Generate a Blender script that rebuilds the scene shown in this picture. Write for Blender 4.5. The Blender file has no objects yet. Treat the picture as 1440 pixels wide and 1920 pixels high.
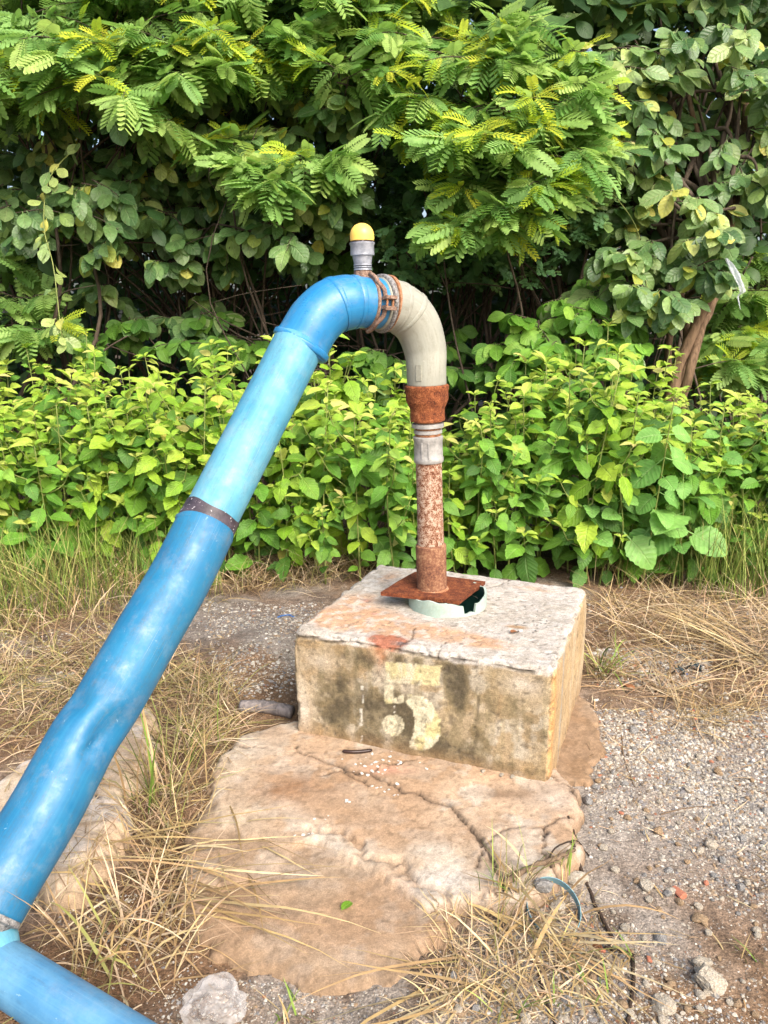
import bpy, math, random
import numpy as np
from mathutils import Matrix, Vector

random.seed(7)
RNG = np.random.default_rng(11)
scene = bpy.context.scene
COL = scene.collection
PI = math.pi

# ------------------------------------------------------------------ camera
CAM_H, TH, FPX = 1.35, math.radians(13.88), 1450.0
cam_data = bpy.data.cameras.new('camera')
cam_data.sensor_fit = 'HORIZONTAL'
cam_data.sensor_width = 36.0
cam_data.lens = FPX / 1440.0 * 36.0
cam_data.clip_start = 0.05
cam_data.clip_end = 2000
cam = bpy.data.objects.new('camera', cam_data)
cam.location = (0, 0, CAM_H)
cam.rotation_euler = (PI / 2 - TH, 0, 0)
COL.objects.link(cam)
scene.camera = cam

# ------------------------------------------------------------------ sky, sun, exposure
SUN_EL, SUN_AZ = math.radians(42), math.radians(150)     # azimuth from +Y (forward) clockwise: behind the camera, right
world = bpy.data.worlds.new('World')
scene.world = world
world.use_nodes = True
wn = world.node_tree
wn.nodes.clear()
sky = wn.nodes.new('ShaderNodeTexSky')
sky.sky_type = 'NISHITA'
sky.sun_disc = False
sky.sun_elevation = SUN_EL
sky.sun_rotation = SUN_AZ
sky.air_density = 1.0
sky.dust_density = 6.0
sky.ozone_density = 1.0
bg = wn.nodes.new('ShaderNodeBackground')
bg.inputs['Strength'].default_value = 0.15
wo = wn.nodes.new('ShaderNodeOutputWorld')
wn.links.new(sky.outputs[0], bg.inputs[0])
wn.links.new(bg.outputs[0], wo.inputs[0])
sun_data = bpy.data.lights.new('sun', 'SUN')
sun_data.energy = 1.4
sun_data.angle = math.radians(32)
sun_data.color = (1.0, 0.965, 0.91)
sun = bpy.data.objects.new('sun', sun_data)
sd = Vector((math.cos(SUN_EL) * math.sin(SUN_AZ), math.cos(SUN_EL) * math.cos(SUN_AZ), math.sin(SUN_EL)))
sun.rotation_euler = (-sd).to_track_quat('-Z', 'Y').to_euler()
sun.location = sd * 30
COL.objects.link(sun)
scene.view_settings.view_transform = 'Standard'
scene.view_settings.look = 'None'
scene.view_settings.exposure = 1.22
scene.view_settings.gamma = 1.0
scene.cycles.max_bounces = 8
scene.cycles.diffuse_bounces = 4
scene.cycles.glossy_bounces = 3
scene.cycles.transmission_bounces = 5
scene.cycles.transparent_max_bounces = 8
scene.cycles.use_denoising = True

# ------------------------------------------------------------------ survey helpers: photo pixel (1440 x 1920) -> world point
CT, ST = math.cos(TH), math.sin(TH)
def ray(px, py):
    u, v = (px - 720) / FPX, (960 - py) / FPX
    return np.array([u, CT + v * ST, -ST + v * CT])
def at_d(px, py, d):
    return np.array([0, 0, CAM_H]) + ray(px, py) * d
def at_z(px, py, z=0.0):
    r = ray(px, py)
    return np.array([0, 0, CAM_H]) + r * ((z - CAM_H) / r[2])
def on_plane(px, py, o, n):
    r = ray(px, py); c = np.array([0, 0, CAM_H])
    return c + r * (np.dot(o - c, n) / np.dot(r, n))

def pix(p):
    d = p - np.array([0, 0, CAM_H]); dep = d[1] * CT - d[2] * ST
    return 720 + FPX * d[0] / dep, 960 - FPX * (d[1] * ST + d[2] * CT) / dep, dep

# ------------------------------------------------------------------ numpy noise
def _h(ix, iy, seed):
    n = (ix.astype(np.int64) * 374761393 + iy.astype(np.int64) * 668265263 + seed * 974711) & 0x7fffffff
    n = ((n ^ (n >> 13)) * 1274126177) & 0x7fffffff
    n = (n ^ (n >> 16)) & 0xffff
    return n / 65535.0
def vnoise(x, y, seed=0):
    x = np.asarray(x, float); y = np.asarray(y, float)
    ix, iy = np.floor(x), np.floor(y)
    fx, fy = x - ix, y - iy
    fx = fx * fx * (3 - 2 * fx); fy = fy * fy * (3 - 2 * fy)
    a = _h(ix, iy, seed); b = _h(ix + 1, iy, seed); c = _h(ix, iy + 1, seed); d = _h(ix + 1, iy + 1, seed)
    return (a * (1 - fx) + b * fx) * (1 - fy) + (c * (1 - fx) + d * fx) * fy
def fbm(x, y, s=1.0, o=4, seed=0, g=0.5):
    t = 0; a = 1; tot = 0
    for i in range(o):
        t = t + a * vnoise(np.asarray(x) * s + 17.3 * i, np.asarray(y) * s - 9.1 * i, seed + i)
        tot += a; a *= g; s *= 2.03
    return t / tot
def sstep(a, b, x):
    t = np.clip((np.asarray(x, float) - a) / (b - a), 0, 1)
    return t * t * (3 - 2 * t)
def mixc(c, new, m):
    return c * (1 - m[:, None]) + np.asarray(new)[None, :] * m[:, None]
def seg_dist(x, y, pts):
    d = np.full(x.shape, 1e9)
    for (ax, ay), (bx, by) in zip(pts[:-1], pts[1:]):
        vx, vy = bx - ax, by - ay
        t = np.clip(((x - ax) * vx + (y - ay) * vy) / (vx * vx + vy * vy + 1e-12), 0, 1)
        d = np.minimum(d, np.hypot(x - ax - t * vx, y - ay - t * vy))
    return d
def poly_sd(x, y, P):           # signed distance, positive inside
    P = np.asarray(P)
    pts = [tuple(p) for p in P] + [tuple(P[0])]
    d = seg_dist(x, y, pts)
    inside = np.zeros(x.shape, bool)
    for (ax, ay), (bx, by) in zip(pts[:-1], pts[1:]):
        c = ((ay > y) != (by > y)) & (x < (bx - ax) * (y - ay) / (by - ay + 1e-12) + ax)
        inside ^= c
    return np.where(inside, d, -d)

# ------------------------------------------------------------------ object helpers
def make_mesh(name, V, F, uv=None, col=None, rnd=None, smooth=True):
    """V (n,3); F: int array (m,k) or a list of such arrays; uv / col / rnd per vertex."""
    V = np.asarray(V, np.float32)
    if isinstance(F, np.ndarray): F = [F]
    F = [np.asarray(f, np.int32) for f in F if len(f)]
    loops = np.concatenate([f.ravel() for f in F])
    tot = np.concatenate([np.full(len(f), f.shape[1], np.int32) for f in F])
    starts = np.concatenate([[0], np.cumsum(tot)[:-1]]).astype(np.int32)
    me = bpy.data.meshes.new(name)
    me.vertices.add(len(V)); me.vertices.foreach_set('co', V.ravel())
    me.loops.add(len(loops)); me.loops.foreach_set('vertex_index', loops)
    me.polygons.add(len(tot)); me.polygons.foreach_set('loop_start', starts)
    me.polygons.foreach_set('use_smooth', np.full(len(tot), smooth))
    if uv is not None:
        l = me.uv_layers.new(name='UVMap')
        l.data.foreach_set('uv', np.asarray(uv, np.float32)[loops].ravel())
    if col is not None:
        a = me.attributes.new('Col', 'FLOAT_COLOR', 'POINT')
        c4 = np.ones((len(V), 4), np.float32); c4[:, :3] = col
        a.data.foreach_set('color', c4.ravel())
    if rnd is not None:
        a = me.attributes.new('rnd', 'FLOAT', 'POINT')
        a.data.foreach_set('value', np.asarray(rnd, np.float32))
    me.update(calc_edges=True)
    me.validate()
    return me
def add(name, me, mat=None, parent=None, loc=None):
    o = bpy.data.objects.new(name, me)
    COL.objects.link(o)
    if mat is not None and me is not None and not me.materials: me.materials.append(mat)
    if parent is not None: o.parent = parent
    if loc is not None: o.location = loc
    return o
def empty(name, loc, label, cat, group=None):
    o = bpy.data.objects.new(name, None)
    o.empty_display_size = 0.05
    o.location = loc
    COL.objects.link(o)
    return tag(o, label, cat, group)
def tag(o, label=None, cat=None, group=None, kind=None):
    if label: o['label'] = label
    if cat: o['category'] = cat
    if group: o['group'] = group
    if kind: o['kind'] = kind
    return o
class Acc:                      # collects pieces of one part
    def __init__(s): s.V = []; s.Q = []; s.T = []; s.n = 0; s.uv = []
    def put(s, V, F, uv=None):
        V = np.asarray(V, float)
        for f in F:
            (s.Q if len(f) == 4 else s.T).append([i + s.n for i in f])
        s.V.append(V); s.n += len(V)
        s.uv.append(np.zeros((len(V), 2)) if uv is None else np.asarray(uv, float))
        return s
    def mesh(s, name, off=None, smooth=True):
        V = np.concatenate(s.V)
        if off is not None: V = V - np.asarray(off)
        F = []
        if s.Q: F.append(np.array(s.Q))
        if s.T: F.append(np.array(s.T))
        return make_mesh(name, V, F, uv=np.concatenate(s.uv), smooth=smooth)
def auto_smooth(me, ang=0.7):
    """sharp edges where faces turn by more than ang"""
    import bmesh
    bm = bmesh.new(); bm.from_mesh(me)
    for e in bm.edges:
        if len(e.link_faces) == 2 and e.calc_face_angle(0) > ang: e.smooth = False
    bm.to_mesh(me); bm.free()
    return me
def frames(P):
    P = np.asarray(P, float); n = len(P)
    T = np.gradient(P, axis=0); T /= np.linalg.norm(T, axis=1)[:, None] + 1e-12
    up = np.array([0, 0, 1.0]) if abs(T[0][2]) < .9 else np.array([0, 1.0, 0])
    x = np.cross(T[0], up); x /= np.linalg.norm(x)
    X = [x]
    for i in range(1, n):
        x = X[-1] - T[i] * np.dot(X[-1], T[i]); X.append(x / (np.linalg.norm(x) + 1e-12))
    X = np.array(X); Y = np.cross(T, X)
    return P, T, X, Y
def tube(P, R, sides=12, caps=True, warp=None, ulen=None):
    P, T, X, Y = frames(P)
    n = len(P); R = np.broadcast_to(np.asarray(R, float), (n,))
    a = np.arange(sides) / sides * 2 * PI
    V = P[:, None, :] + R[:, None, None] * (np.cos(a)[None, :, None] * X[:, None, :] + np.sin(a)[None, :, None] * Y[:, None, :])
    s = np.concatenate([[0], np.cumsum(np.linalg.norm(np.diff(P, axis=0), axis=1))])
    uv = np.stack([np.broadcast_to(np.abs(a / PI - 1)[None, :], (n, sides)), np.broadcast_to(s[:, None], (n, sides))], -1)
    V = V.reshape(-1, 3)
    if warp: V = warp(V)
    F = [[i * sides + j, i * sides + (j + 1) % sides, (i + 1) * sides + (j + 1) % sides, (i + 1) * sides + j] for i in range(n - 1) for j in range(sides)]
    uv = uv.reshape(-1, 2)
    if caps:
        m = len(V)
        V = np.concatenate([V, P[:1], P[-1:]]); uv = np.concatenate([uv, [[.5, 0], [.5, s[-1]]]])
        F += [[(j + 1) % sides, j, m] for j in range(sides)]
        b = (n - 1) * sides
        F += [[b + j, b + (j + 1) % sides, m + 1] for j in range(sides)]
    return V, F, uv
def lathe(prof, o, axis=(0, 0, 1), sides=32, close=True):
    """prof: (r, h) pairs along axis from o"""
    ax = np.asarray(axis, float); ax /= np.linalg.norm(ax); o = np.asarray(o, float)
    up = np.array([0, 0, 1.0]) if abs(ax[2]) < .9 else np.array([1.0, 0, 0])
    X = np.cross(ax, up); X /= np.linalg.norm(X); Y = np.cross(ax, X)
    a = np.arange(sides) / sides * 2 * PI
    rr = np.array([p[0] for p in prof]); hh = np.array([p[1] for p in prof])
    ring = np.cos(a)[:, None] * X + np.sin(a)[:, None] * Y
    V = o + hh[:, None, None] * ax + rr[:, None, None] * ring[None]
    n = len(prof)
    F = [[i * sides + j, i * sides + (j + 1) % sides, (i + 1) * sides + (j + 1) % sides, (i + 1) * sides + j] for i in range(n - 1) for j in range(sides)]
    V = V.reshape(-1, 3)
    uv = np.stack([np.tile(a / (2 * PI), n), np.repeat(hh, sides)], -1)
    if close:
        m = len(V); V = np.concatenate([V, [o + hh[0] * ax, o + hh[-1] * ax]])
        uv = np.concatenate([uv, [[0, hh[0]], [0, hh[-1]]]])
        F += [[(j + 1) % sides, j, m] for j in range(sides)]
        b = (n - 1) * sides
        F += [[b + j, b + (j + 1) % sides, m + 1] for j in range(sides)]
    return V, F, uv
def box(c, ex, ey, ez):
    c, ex, ey, ez = [np.asarray(q, float) for q in (c, ex, ey, ez)]
    V = [c + i * ex + j * ey + k * ez for k in (-1, 1) for j in (-1, 1) for i in (-1, 1)]
    F = [[0, 2, 3, 1], [4, 5, 7, 6], [0, 1, 5, 4], [2, 6, 7, 3], [0, 4, 6, 2], [1, 3, 7, 5]]
    return np.array(V), F, None
def spline(P, n):
    P = np.asarray(P, float)
    Q = np.concatenate([[2 * P[0] - P[1]], P, [2 * P[-1] - P[-2]]])
    t = np.linspace(0, len(P) - 1 - 1e-6, n); i = t.astype(int); f = (t - i)[:, None]
    a, b, c, d = Q[i], Q[i + 1], Q[i + 2], Q[i + 3]
    return .5 * ((2 * b) + (c - a) * f + (2 * a - 5 * b + 4 * c - d) * f ** 2 + (3 * b - a - 3 * c + d) * f ** 3)

# ------------------------------------------------------------------ materials
class NT:
    def __init__(s, name):
        s.m = bpy.data.materials.new(name); s.m.use_nodes = True
        s.t = s.m.node_tree; s.t.nodes.clear()
        s.out = s.t.nodes.new('ShaderNodeOutputMaterial')
    def n(s, typ, **kw):
        nd = s.t.nodes.new('ShaderNode' + typ)
        for k, v in kw.items():
            if k.startswith('i_'):
                key = k[2:]
                inp = nd.inputs[int(key)] if key.isdigit() else nd.inputs[key.replace('_', ' ')]
                s.set(inp, v)
            else: setattr(nd, k, v)
        return nd
    def set(s, inp, v):
        if hasattr(v, 'links') or isinstance(v, bpy.types.NodeSocket): s.t.links.new(v, inp)
        elif isinstance(v, (tuple, list)) and inp.type == 'RGBA' and len(v) == 3: inp.default_value = (*v, 1)
        else: inp.default_value = v
    def noise(s, scale, detail=4, rough=.55, vec=None, dist=0.0):
        nd = s.n('TexNoise'); nd.inputs['Scale'].default_value = scale; nd.inputs['Detail'].default_value = detail
        nd.inputs['Roughness'].default_value = rough; nd.inputs['Distortion'].default_value = dist
        if vec is not None: s.t.links.new(vec, nd.inputs['Vector'])
        return nd.outputs[0]
    def math(s, op, a, b=0.0, c=0.0, clamp=False):
        nd = s.n('Math', operation=op, use_clamp=clamp)
        for i, v in enumerate((a, b, c)): s.set(nd.inputs[i], v)
        return nd.outputs[0]
    def ramp(s, fac, stops, interp='LINEAR'):
        nd = s.n('ValToRGB'); s.t.links.new(fac, nd.inputs[0]); r = nd.color_ramp; r.interpolation = interp
        while len(r.elements) < len(stops): r.elements.new(.5)
        for e, (p, c) in zip(r.elements, stops):
            e.position = p; e.color = (*c, 1) if len(c) == 3 else c
        return nd.outputs[0]
    def mapr(s, v, a, b, c=0.0, d=1.0):
        nd = s.n('MapRange'); s.set(nd.inputs[0], v)
        for i, q in enumerate((a, b, c, d)): nd.inputs[i + 1].default_value = q
        return nd.outputs[0]
    def mix(s, f, a, b, mode='MIX'):
        nd = s.n('Mix', data_type='RGBA', blend_type=mode)
        s.set(nd.inputs[0], f); s.set(nd.inputs[6], a); s.set(nd.inputs[7], b)
        return nd.outputs[2]
    def bump(s, h, strength=.5, dist=.01, normal=None):
        nd = s.n('Bump'); nd.inputs['Strength'].default_value = strength; nd.inputs['Distance'].default_value = dist
        s.t.links.new(h, nd.inputs['Height'])
        if normal is not None: s.t.links.new(normal, nd.inputs['Normal'])
        return nd.outputs[0]
    def bsdf(s, color, rough=.6, metal=0.0, spec=.5, normal=None, alpha=None, coat=0.0):
        b = s.n('BsdfPrincipled')
        s.set(b.inputs['Base Color'], color); s.set(b.inputs['Roughness'], rough); s.set(b.inputs['Metallic'], metal)
        b.inputs['Specular IOR Level'].default_value = spec
        if coat: b.inputs['Coat Weight'].default_value = coat; b.inputs['Coat Roughness'].default_value = .25
        if normal is not None: s.set(b.inputs['Normal'], normal)
        if alpha is not None: s.set(b.inputs['Alpha'], alpha)
        return b.outputs[0]
    def done(s, sh):
        s.t.links.new(sh, s.out.inputs[0]); return s.m
    def obj(s): return s.n('TexCoord').outputs['Object']
    def geo(s): return s.n('NewGeometry').outputs['Position']
    def attr(s, name, out='Color'):
        nd = s.n('Attribute'); nd.attribute_name = name; return nd.outputs[out]

def mat_leaf(name, stops, vein=(.3, .42, .1), rough=.5, trans=.3, veins=9.0, vstr=.35, spec=.35, bump=.6, spots=0.0):
    t = NT(name)
    r = t.math('FRACT', t.math('ADD', t.attr('rnd', 'Fac'), t.n('ObjectInfo').outputs['Random']))
    c = t.ramp(r, stops)
    uv = t.n('SeparateXYZ'); t.t.links.new(t.n('TexCoord').outputs['UV'], uv.inputs[0])
    a = t.math('ABSOLUTE', t.math('MULTIPLY_ADD', uv.outputs[0], 2.0, -1.0))
    rib = t.mapr(a, .03, .10, 1, 0)
    w = t.math('SINE', t.math('MULTIPLY', t.math('SUBTRACT', uv.outputs[1], t.math('MULTIPLY', a, .22)), 2 * PI * veins))
    side = t.mapr(w, .55, 1.0, 0, 1)
    vm = t.math('MAXIMUM', rib, t.math('MULTIPLY', side, .55))
    c2 = t.mix(t.math('MULTIPLY', vm, vstr), c, vein)
    blot = t.mapr(t.noise(26, 3, .6, t.geo()), .35, .75, .78, 1.18)
    c2 = t.mix(1.0, c2, t.n('CombineColor', i_0=blot, i_1=blot, i_2=blot).outputs[0], 'MULTIPLY')
    if spots:
        sp = t.mapr(t.noise(55, 3, .6, t.geo()), .655, .70, 0, spots)
        c2 = t.mix(sp, c2, (.10, .06, .02))
    nrm = t.bump(t.math('SUBTRACT', t.math('MULTIPLY', w, .25), rib), bump, .004)
    p = t.bsdf(c2, rough, 0, spec, nrm)
    tr = t.n('BsdfTranslucent'); t.set(tr.inputs[0], t.mix(.35, c2, (.30, .45, .04)))
    mx = t.n('MixShader'); mx.inputs[0].default_value = trans
    t.t.links.new(p, mx.inputs[1]); t.t.links.new(tr.outputs[0], mx.inputs[2])
    return t.done(mx.outputs[0])
def mat_bark(name, a, b, scale=14):
    t = NT(name)
    mp = t.n('Mapping'); mp.inputs['Scale'].default_value = (1, 1, .18); t.t.links.new(t.obj(), mp.inputs[0])
    n = t.noise(scale * 3, 6, .65, mp.outputs[0])
    c = t.ramp(n, [(.3, a), (.7, b)])
    return t.done(t.bsdf(c, .85, 0, .2, t.bump(n, .9, .01)))
def mat_vcol(name, grain=240, amp=.35, bumpd=.002, rough=.88, speck=None, big=9):
    t = NT(name)
    g = t.geo()
    n1 = t.noise(grain, 3, .7, g); n2 = t.noise(big, 5, .6, g); n3 = t.noise(grain * .3, 4, .7, g)
    v = t.math('MULTIPLY', t.mapr(n1, .3, .7, 1 - amp, 1 + amp), t.mapr(n2, .3, .7, .86, 1.12))
    v = t.math('MULTIPLY', v, t.mapr(n3, .3, .7, 1 - amp * .7, 1 + amp * .7))
    c = t.mix(1.0, t.attr('Col'), t.n('CombineColor', i_0=v, i_1=v, i_2=v).outputs[0], 'MULTIPLY')
    if speck:
        c = t.mix(t.mapr(t.noise(speck, 2, .5, g), .66, .72, 0, .6), c, (.62, .6, .54))
    h = t.math('ADD', t.math('MULTIPLY', n1, .5), n3)
    return t.done(t.bsdf(c, rough, 0, .25, t.bump(h, .8, bumpd)))
def mat_rust(name, stops, scale=45, bumpd=.003, rough=.9):
    t = NT(name); o = t.geo()
    n = t.math('ADD', t.math('MULTIPLY', t.noise(scale, 6, .75, o), .5), t.math('MULTIPLY', t.noise(scale * 4.5, 5, .75, o), .5))
    n = t.mapr(n, .36, .64, .1, .9)
    return t.done(t.bsdf(t.ramp(n, stops), rough, 0, .25, t.bump(n, 1.0, bumpd)))
def mat_plastic(name, base, faded, dirt=(.05, .09, .12), rough=.36, fade=.5, scr=(.35, .5, .6), spec=.5, streak=0.5, grime=.5):
    t = NT(name); o = t.geo()
    uvw = t.n('TexCoord').outputs['UV']
    mp = t.n('Mapping'); mp.inputs['Scale'].default_value = (26, 2.0, 1); t.t.links.new(uvw, mp.inputs[0])
    st = t.noise(1.0, 6, .7, mp.outputs[0])
    c = t.mix(t.mapr(t.noise(6, 6, .65, o), .38, .62, fade * .2, fade), base, faded)
    c = t.mix(t.mapr(st, .48, .62, 0, streak * .6), c, faded)
    mp2 = t.n('Mapping'); mp2.inputs['Scale'].default_value = (9, 5, 1); mp2.inputs['Location'].default_value = (3, 7, 1); t.t.links.new(uvw, mp2.inputs[0])
    c = t.mix(t.math('MULTIPLY', t.mapr(t.noise(1.3, 8, .8, mp2.outputs[0]), .50, .66, 0, grime), t.mapr(t.noise(140, 4, .7, o), .40, .6, .3, 1)), c, dirt)
    c = t.mix(t.mapr(t.noise(60, 5, .75, o, .6), .66, .70, 0, .4), c, scr)
    mp3 = t.n('Mapping'); mp3.inputs['Scale'].default_value = (160, 3.0, 1); mp3.inputs['Rotation'].default_value = (0, 0, .02); t.t.links.new(uvw, mp3.inputs[0])
    sc_ = t.noise(1.0, 3, .6, mp3.outputs[0])
    c = t.mix(t.math('MULTIPLY', t.mapr(sc_, .66, .70, 0, .5), t.mapr(t.noise(5, 2, .5, o), .5, .6, 0, 1)), c, scr)
    dust = t.mapr(t.noise(11, 7, .8, o), .50, .72, 0, .22)
    c = t.mix(dust, c, (.36, .34, .30))
    fine = t.noise(220, 4, .7, o)
    rg = t.mapr(t.noise(20, 6, .75, o), .35, .65, rough * .85, min(1, rough * 1.6))
    return t.done(t.bsdf(c, rg, 0, spec, t.bump(t.math('ADD', fine, sc_), .35, .0006)))
def mat_plain(name, a, b, scale=40, rough=.6, bumpd=.001, spec=.4, metal=0.0):
    t = NT(name); n = t.noise(scale, 5, .65, t.obj())
    return t.done(t.bsdf(t.ramp(n, [(.3, a), (.7, b)]), rough, metal, spec, t.bump(n, .6, bumpd)))
def mat_film(name, col, alpha, rough=.25):
    t = NT(name); n = t.noise(30, 4, .6, t.geo())
    p = t.bsdf(col, rough, 0, .6, t.bump(n, .5, .004))
    tr = t.n('BsdfTranslucent'); t.set(tr.inputs[0], col)
    mx = t.n('MixShader'); mx.inputs[0].default_value = .4
    t.t.links.new(p, mx.inputs[1]); t.t.links.new(tr.outputs[0], mx.inputs[2])
    tp = t.n('BsdfTransparent'); m2 = t.n('MixShader'); t.set(m2.inputs[0], t.mapr(n, .3, .7, alpha - .15, min(1, alpha + .15)))
    t.t.links.new(tp.outputs[0], m2.inputs[1]); t.t.links.new(mx.outputs[0], m2.inputs[2])
    return t.done(m2.outputs[0])

M = {}
M['ground'] = mat_vcol('ground_soil', 170, .55, .010, .95, speck=120)
M['slab'] = mat_vcol('slab_concrete', 300, .26, .0013, .92, big=30)
M['block'] = mat_vcol('block_concrete', 320, .34, .0026, .92, big=34)
M['gravel'] = mat_vcol('gravel_stone', 300, .2, .001, .8)
M['grass'] = mat_vcol('dry_grass', 60, .12, .0005, .65)
M['weed'] = mat_leaf('weed_leaf', [(0, (.10, .24, .018)), (.35, (.18, .36, .022)), (.7, (.27, .45, .03)), (.97, (.36, .50, .05)), (1, (.55, .48, .10))], vein=(.40, .54, .12), spots=.55)
M['weed_green'] = mat_leaf('weed_leaf_green', [(0, (.07, .20, .025)), (.4, (.12, .30, .03)), (.8, (.19, .40, .045)), (1, (.27, .45, .06))], vein=(.32, .5, .14), spots=.55)
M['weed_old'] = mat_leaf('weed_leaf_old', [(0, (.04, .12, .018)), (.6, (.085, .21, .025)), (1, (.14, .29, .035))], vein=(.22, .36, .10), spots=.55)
M['weed_young'] = mat_leaf('weed_leaf_young', [(0, (.24, .44, .035)), (.5, (.36, .52, .05)), (.9, (.46, .54, .10)), (1, (.58, .50, .18))], vein=(.5, .58, .2))
M['weed_big'] = mat_leaf('weed_leaf_broad', [(0, (.11, .29, .06)), (.5, (.17, .38, .08)), (1, (.22, .45, .10))], vein=(.38, .56, .2), veins=7, spots=.55)
M['broad'] = mat_leaf('broad_leaf', [(0, (.05, .13, .04)), (.4, (.11, .22, .07)), (.75, (.18, .31, .10)), (.95, (.25, .38, .10)), (1, (.40, .42, .06))], vein=(.28, .38, .16), rough=.4, vstr=.4, veins=6, spots=.8, spec=.5, trans=.36)
M['broad_pale'] = mat_leaf('broad_leaf_pale', [(0, (.18, .31, .10)), (.5, (.28, .40, .15)), (.85, (.40, .50, .15)), (1, (.62, .57, .11))], vein=(.48, .54, .25), rough=.4, veins=6, spots=.8, spec=.5, trans=.36)
M['frond'] = mat_leaf('frond_leaf', [(0, (.15, .33, .08)), (.5, (.29, .50, .14)), (1, (.46, .62, .17))], vein=(.32, .48, .15), vstr=.2, bump=.2, trans=.48)
M['frond_young'] = mat_leaf('frond_leaf_young', [(0, (.38, .56, .05)), (.5, (.54, .66, .05)), (1, (.68, .68, .07))], vein=(.46, .52, .1), vstr=.2, bump=.2, trans=.48)
M['dark_leaf'] = mat_leaf('shade_leaf', [(0, (.02, .055, .02)), (.6, (.04, .10, .03)), (1, (.07, .145, .04))], vein=(.07, .12, .05), vstr=.2, bump=.3)  # shade of the thicket and wood put into the leaf colour
M['sprig'] = mat_leaf('sprig_leaf', [(0, (.06, .16, .06)), (.6, (.11, .24, .09)), (1, (.20, .34, .11))], vein=(.18, .28, .12), vstr=.2, bump=.3, trans=.4)
M['stem'] = mat_plain('green_stem', (.14, .2, .04), (.24, .26, .08), 40, .6)
M['bark'] = mat_bark('tree_bark', (.06, .038, .022), (.22, .145, .09))
M['twig'] = mat_bark('twig_bark', (.035, .027, .02), (.115, .088, .066), 20)
M['blue_elbow'] = mat_plastic('blue_elbow_plastic', (.006, .145, .36), (.04, .25, .44), rough=.30, fade=.4, grime=.4)
M['blue_faded'] = mat_plastic('blue_faded_plastic', (.035, .21, .34), (.12, .33, .42), rough=.46, fade=.8, streak=.6, grime=.6)
M['blue_lower'] = mat_plastic('blue_lower_plastic', (.003, .105, .235), (.022, .18, .315), rough=.40, fade=.6, streak=.5, grime=.7)
M['blue_ground'] = mat_plastic('blue_ground_plastic', (.035, .165, .33), (.12, .29, .43), rough=.5, fade=.8)
M['grey_pipe'] = mat_plastic('grey_elbow_plastic', (.215, .22, .185), (.33, .335, .28), dirt=(.13, .11, .07), rough=.5, fade=.8, scr=(.66, .66, .6), spec=.35)
M['rust'] = mat_rust('rusty_iron', [(.15, (.06, .02, .012)), (.42, (.17, .052, .022)), (.62, (.30, .095, .035)), (.88, (.44, .19, .085))], 50)
M['rust_plate'] = mat_rust('rusty_plate_steel', [(.15, (.045, .015, .01)), (.42, (.12, .034, .016)), (.65, (.21, .062, .024)), (.9, (.36, .15, .06))], 38)
M['rust_sleeve'] = mat_rust('rusty_sleeve_steel', [(.12, (.08, .035, .025)), (.45, (.19, .085, .05)), (.65, (.28, .15, .085)), (.9, (.42, .27, .16))], 30, .0015)
M['rust_speck'] = mat_rust('galvanised_rust_speckle', [(.30, (.09, .03, .015)), (.46, (.23, .085, .04)), (.56, (.40, .29, .21)), (.85, (.50, .44, .37))], 75, .0015, .75)
M['galv'] = mat_plain('galvanised_iron', (.22, .22, .21), (.42, .41, .39), 60, .55, .0012, .5, .25)
M['zinc'] = mat_plain('grey_valve_metal', (.20, .22, .26), (.45, .48, .54), 45, .45, .0012, .5, .4)
M['clamp'] = mat_rust('clamp_cast_iron', [(.12, (.06, .035, .028)), (.42, (.18, .11, .08)), (.65, (.29, .20, .15)), (.9, (.42, .34, .28))], 60, .0015)
M['gasket'] = mat_plain('weathered_dark_band', (.02, .02, .02), (.34, .33, .32), 150, .8, .002)
def mat_tape():
    t = NT('black_tape'); o = t.geo()
    c = t.ramp(t.noise(30, 5, .7, o), [(.3, (.014, .011, .016)), (.7, (.075, .06, .075))])
    c = t.mix(t.mapr(t.noise(85, 3, .6, o), .63, .66, 0, .8), c, (.5, .48, .5))
    return t.done(t.bsdf(c, .5, 0, .4, t.bump(t.noise(60, 4, .6, o), .5, .002)))
M['tape'] = mat_tape()
M['joint'] = mat_rust('rust_line', [(.2, (.10, .04, .025)), (.5, (.34, .15, .07)), (.85, (.46, .31, .21))], 90, .001)
M['glue'] = mat_plain('pale_glue_line', (.35, .33, .30), (.55, .52, .48), 90, .8, .002)
M['yellow'] = mat_plain('yellow_plastic', (.80, .50, .08), (.86, .58, .14), 14, .38, .0004, .5)
M['casing'] = mat_plastic('pale_green_casing', (.24, .38, .33), (.44, .54, .49), dirt=(.24, .2, .13), rough=.7, fade=.9, scr=(.6, .66, .6), spec=.25)
M['casing_in'] = mat_plain('dark_green_casing', (.01, .06, .05), (.02, .09, .07), 30, .6)
M['dark_wood'] = mat_bark('dark_stick', (.02, .015, .012), (.075, .05, .035), 30)
M['brown_wood'] = mat_bark('brown_stick', (.09, .06, .04), (.24, .17, .11), 30)
M['grey_wood'] = mat_bark('grey_old_pipe', (.10, .09, .09), (.26, .23, .22), 20)
M['millipede'] = mat_plain('millipede_shell', (.016, .008, .007), (.04, .02, .016), 80, .3)
M['ring'] = mat_plastic('teal_ring_plastic', (.07, .20, .27), (.25, .44, .48), rough=.5, fade=.8)
M['bag'] = mat_film('clear_bag_film', (.74, .72, .70), .34, .08)
M['strip'] = mat_film('hanging_film', (.62, .66, .70), .55)
M['brick'] = mat_plain('brick_shard', (.30, .10, .06), (.42, .17, .10), 60, .9, .002)
M['stone_w'] = mat_plain('pale_stone', (.26, .21, .15), (.52, .48, .40), 3, .9, .06)
M['stone_g'] = mat_plain('grey_stone', (.14, .135, .13), (.34, .33, .31), 3, .9, .06)
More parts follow.
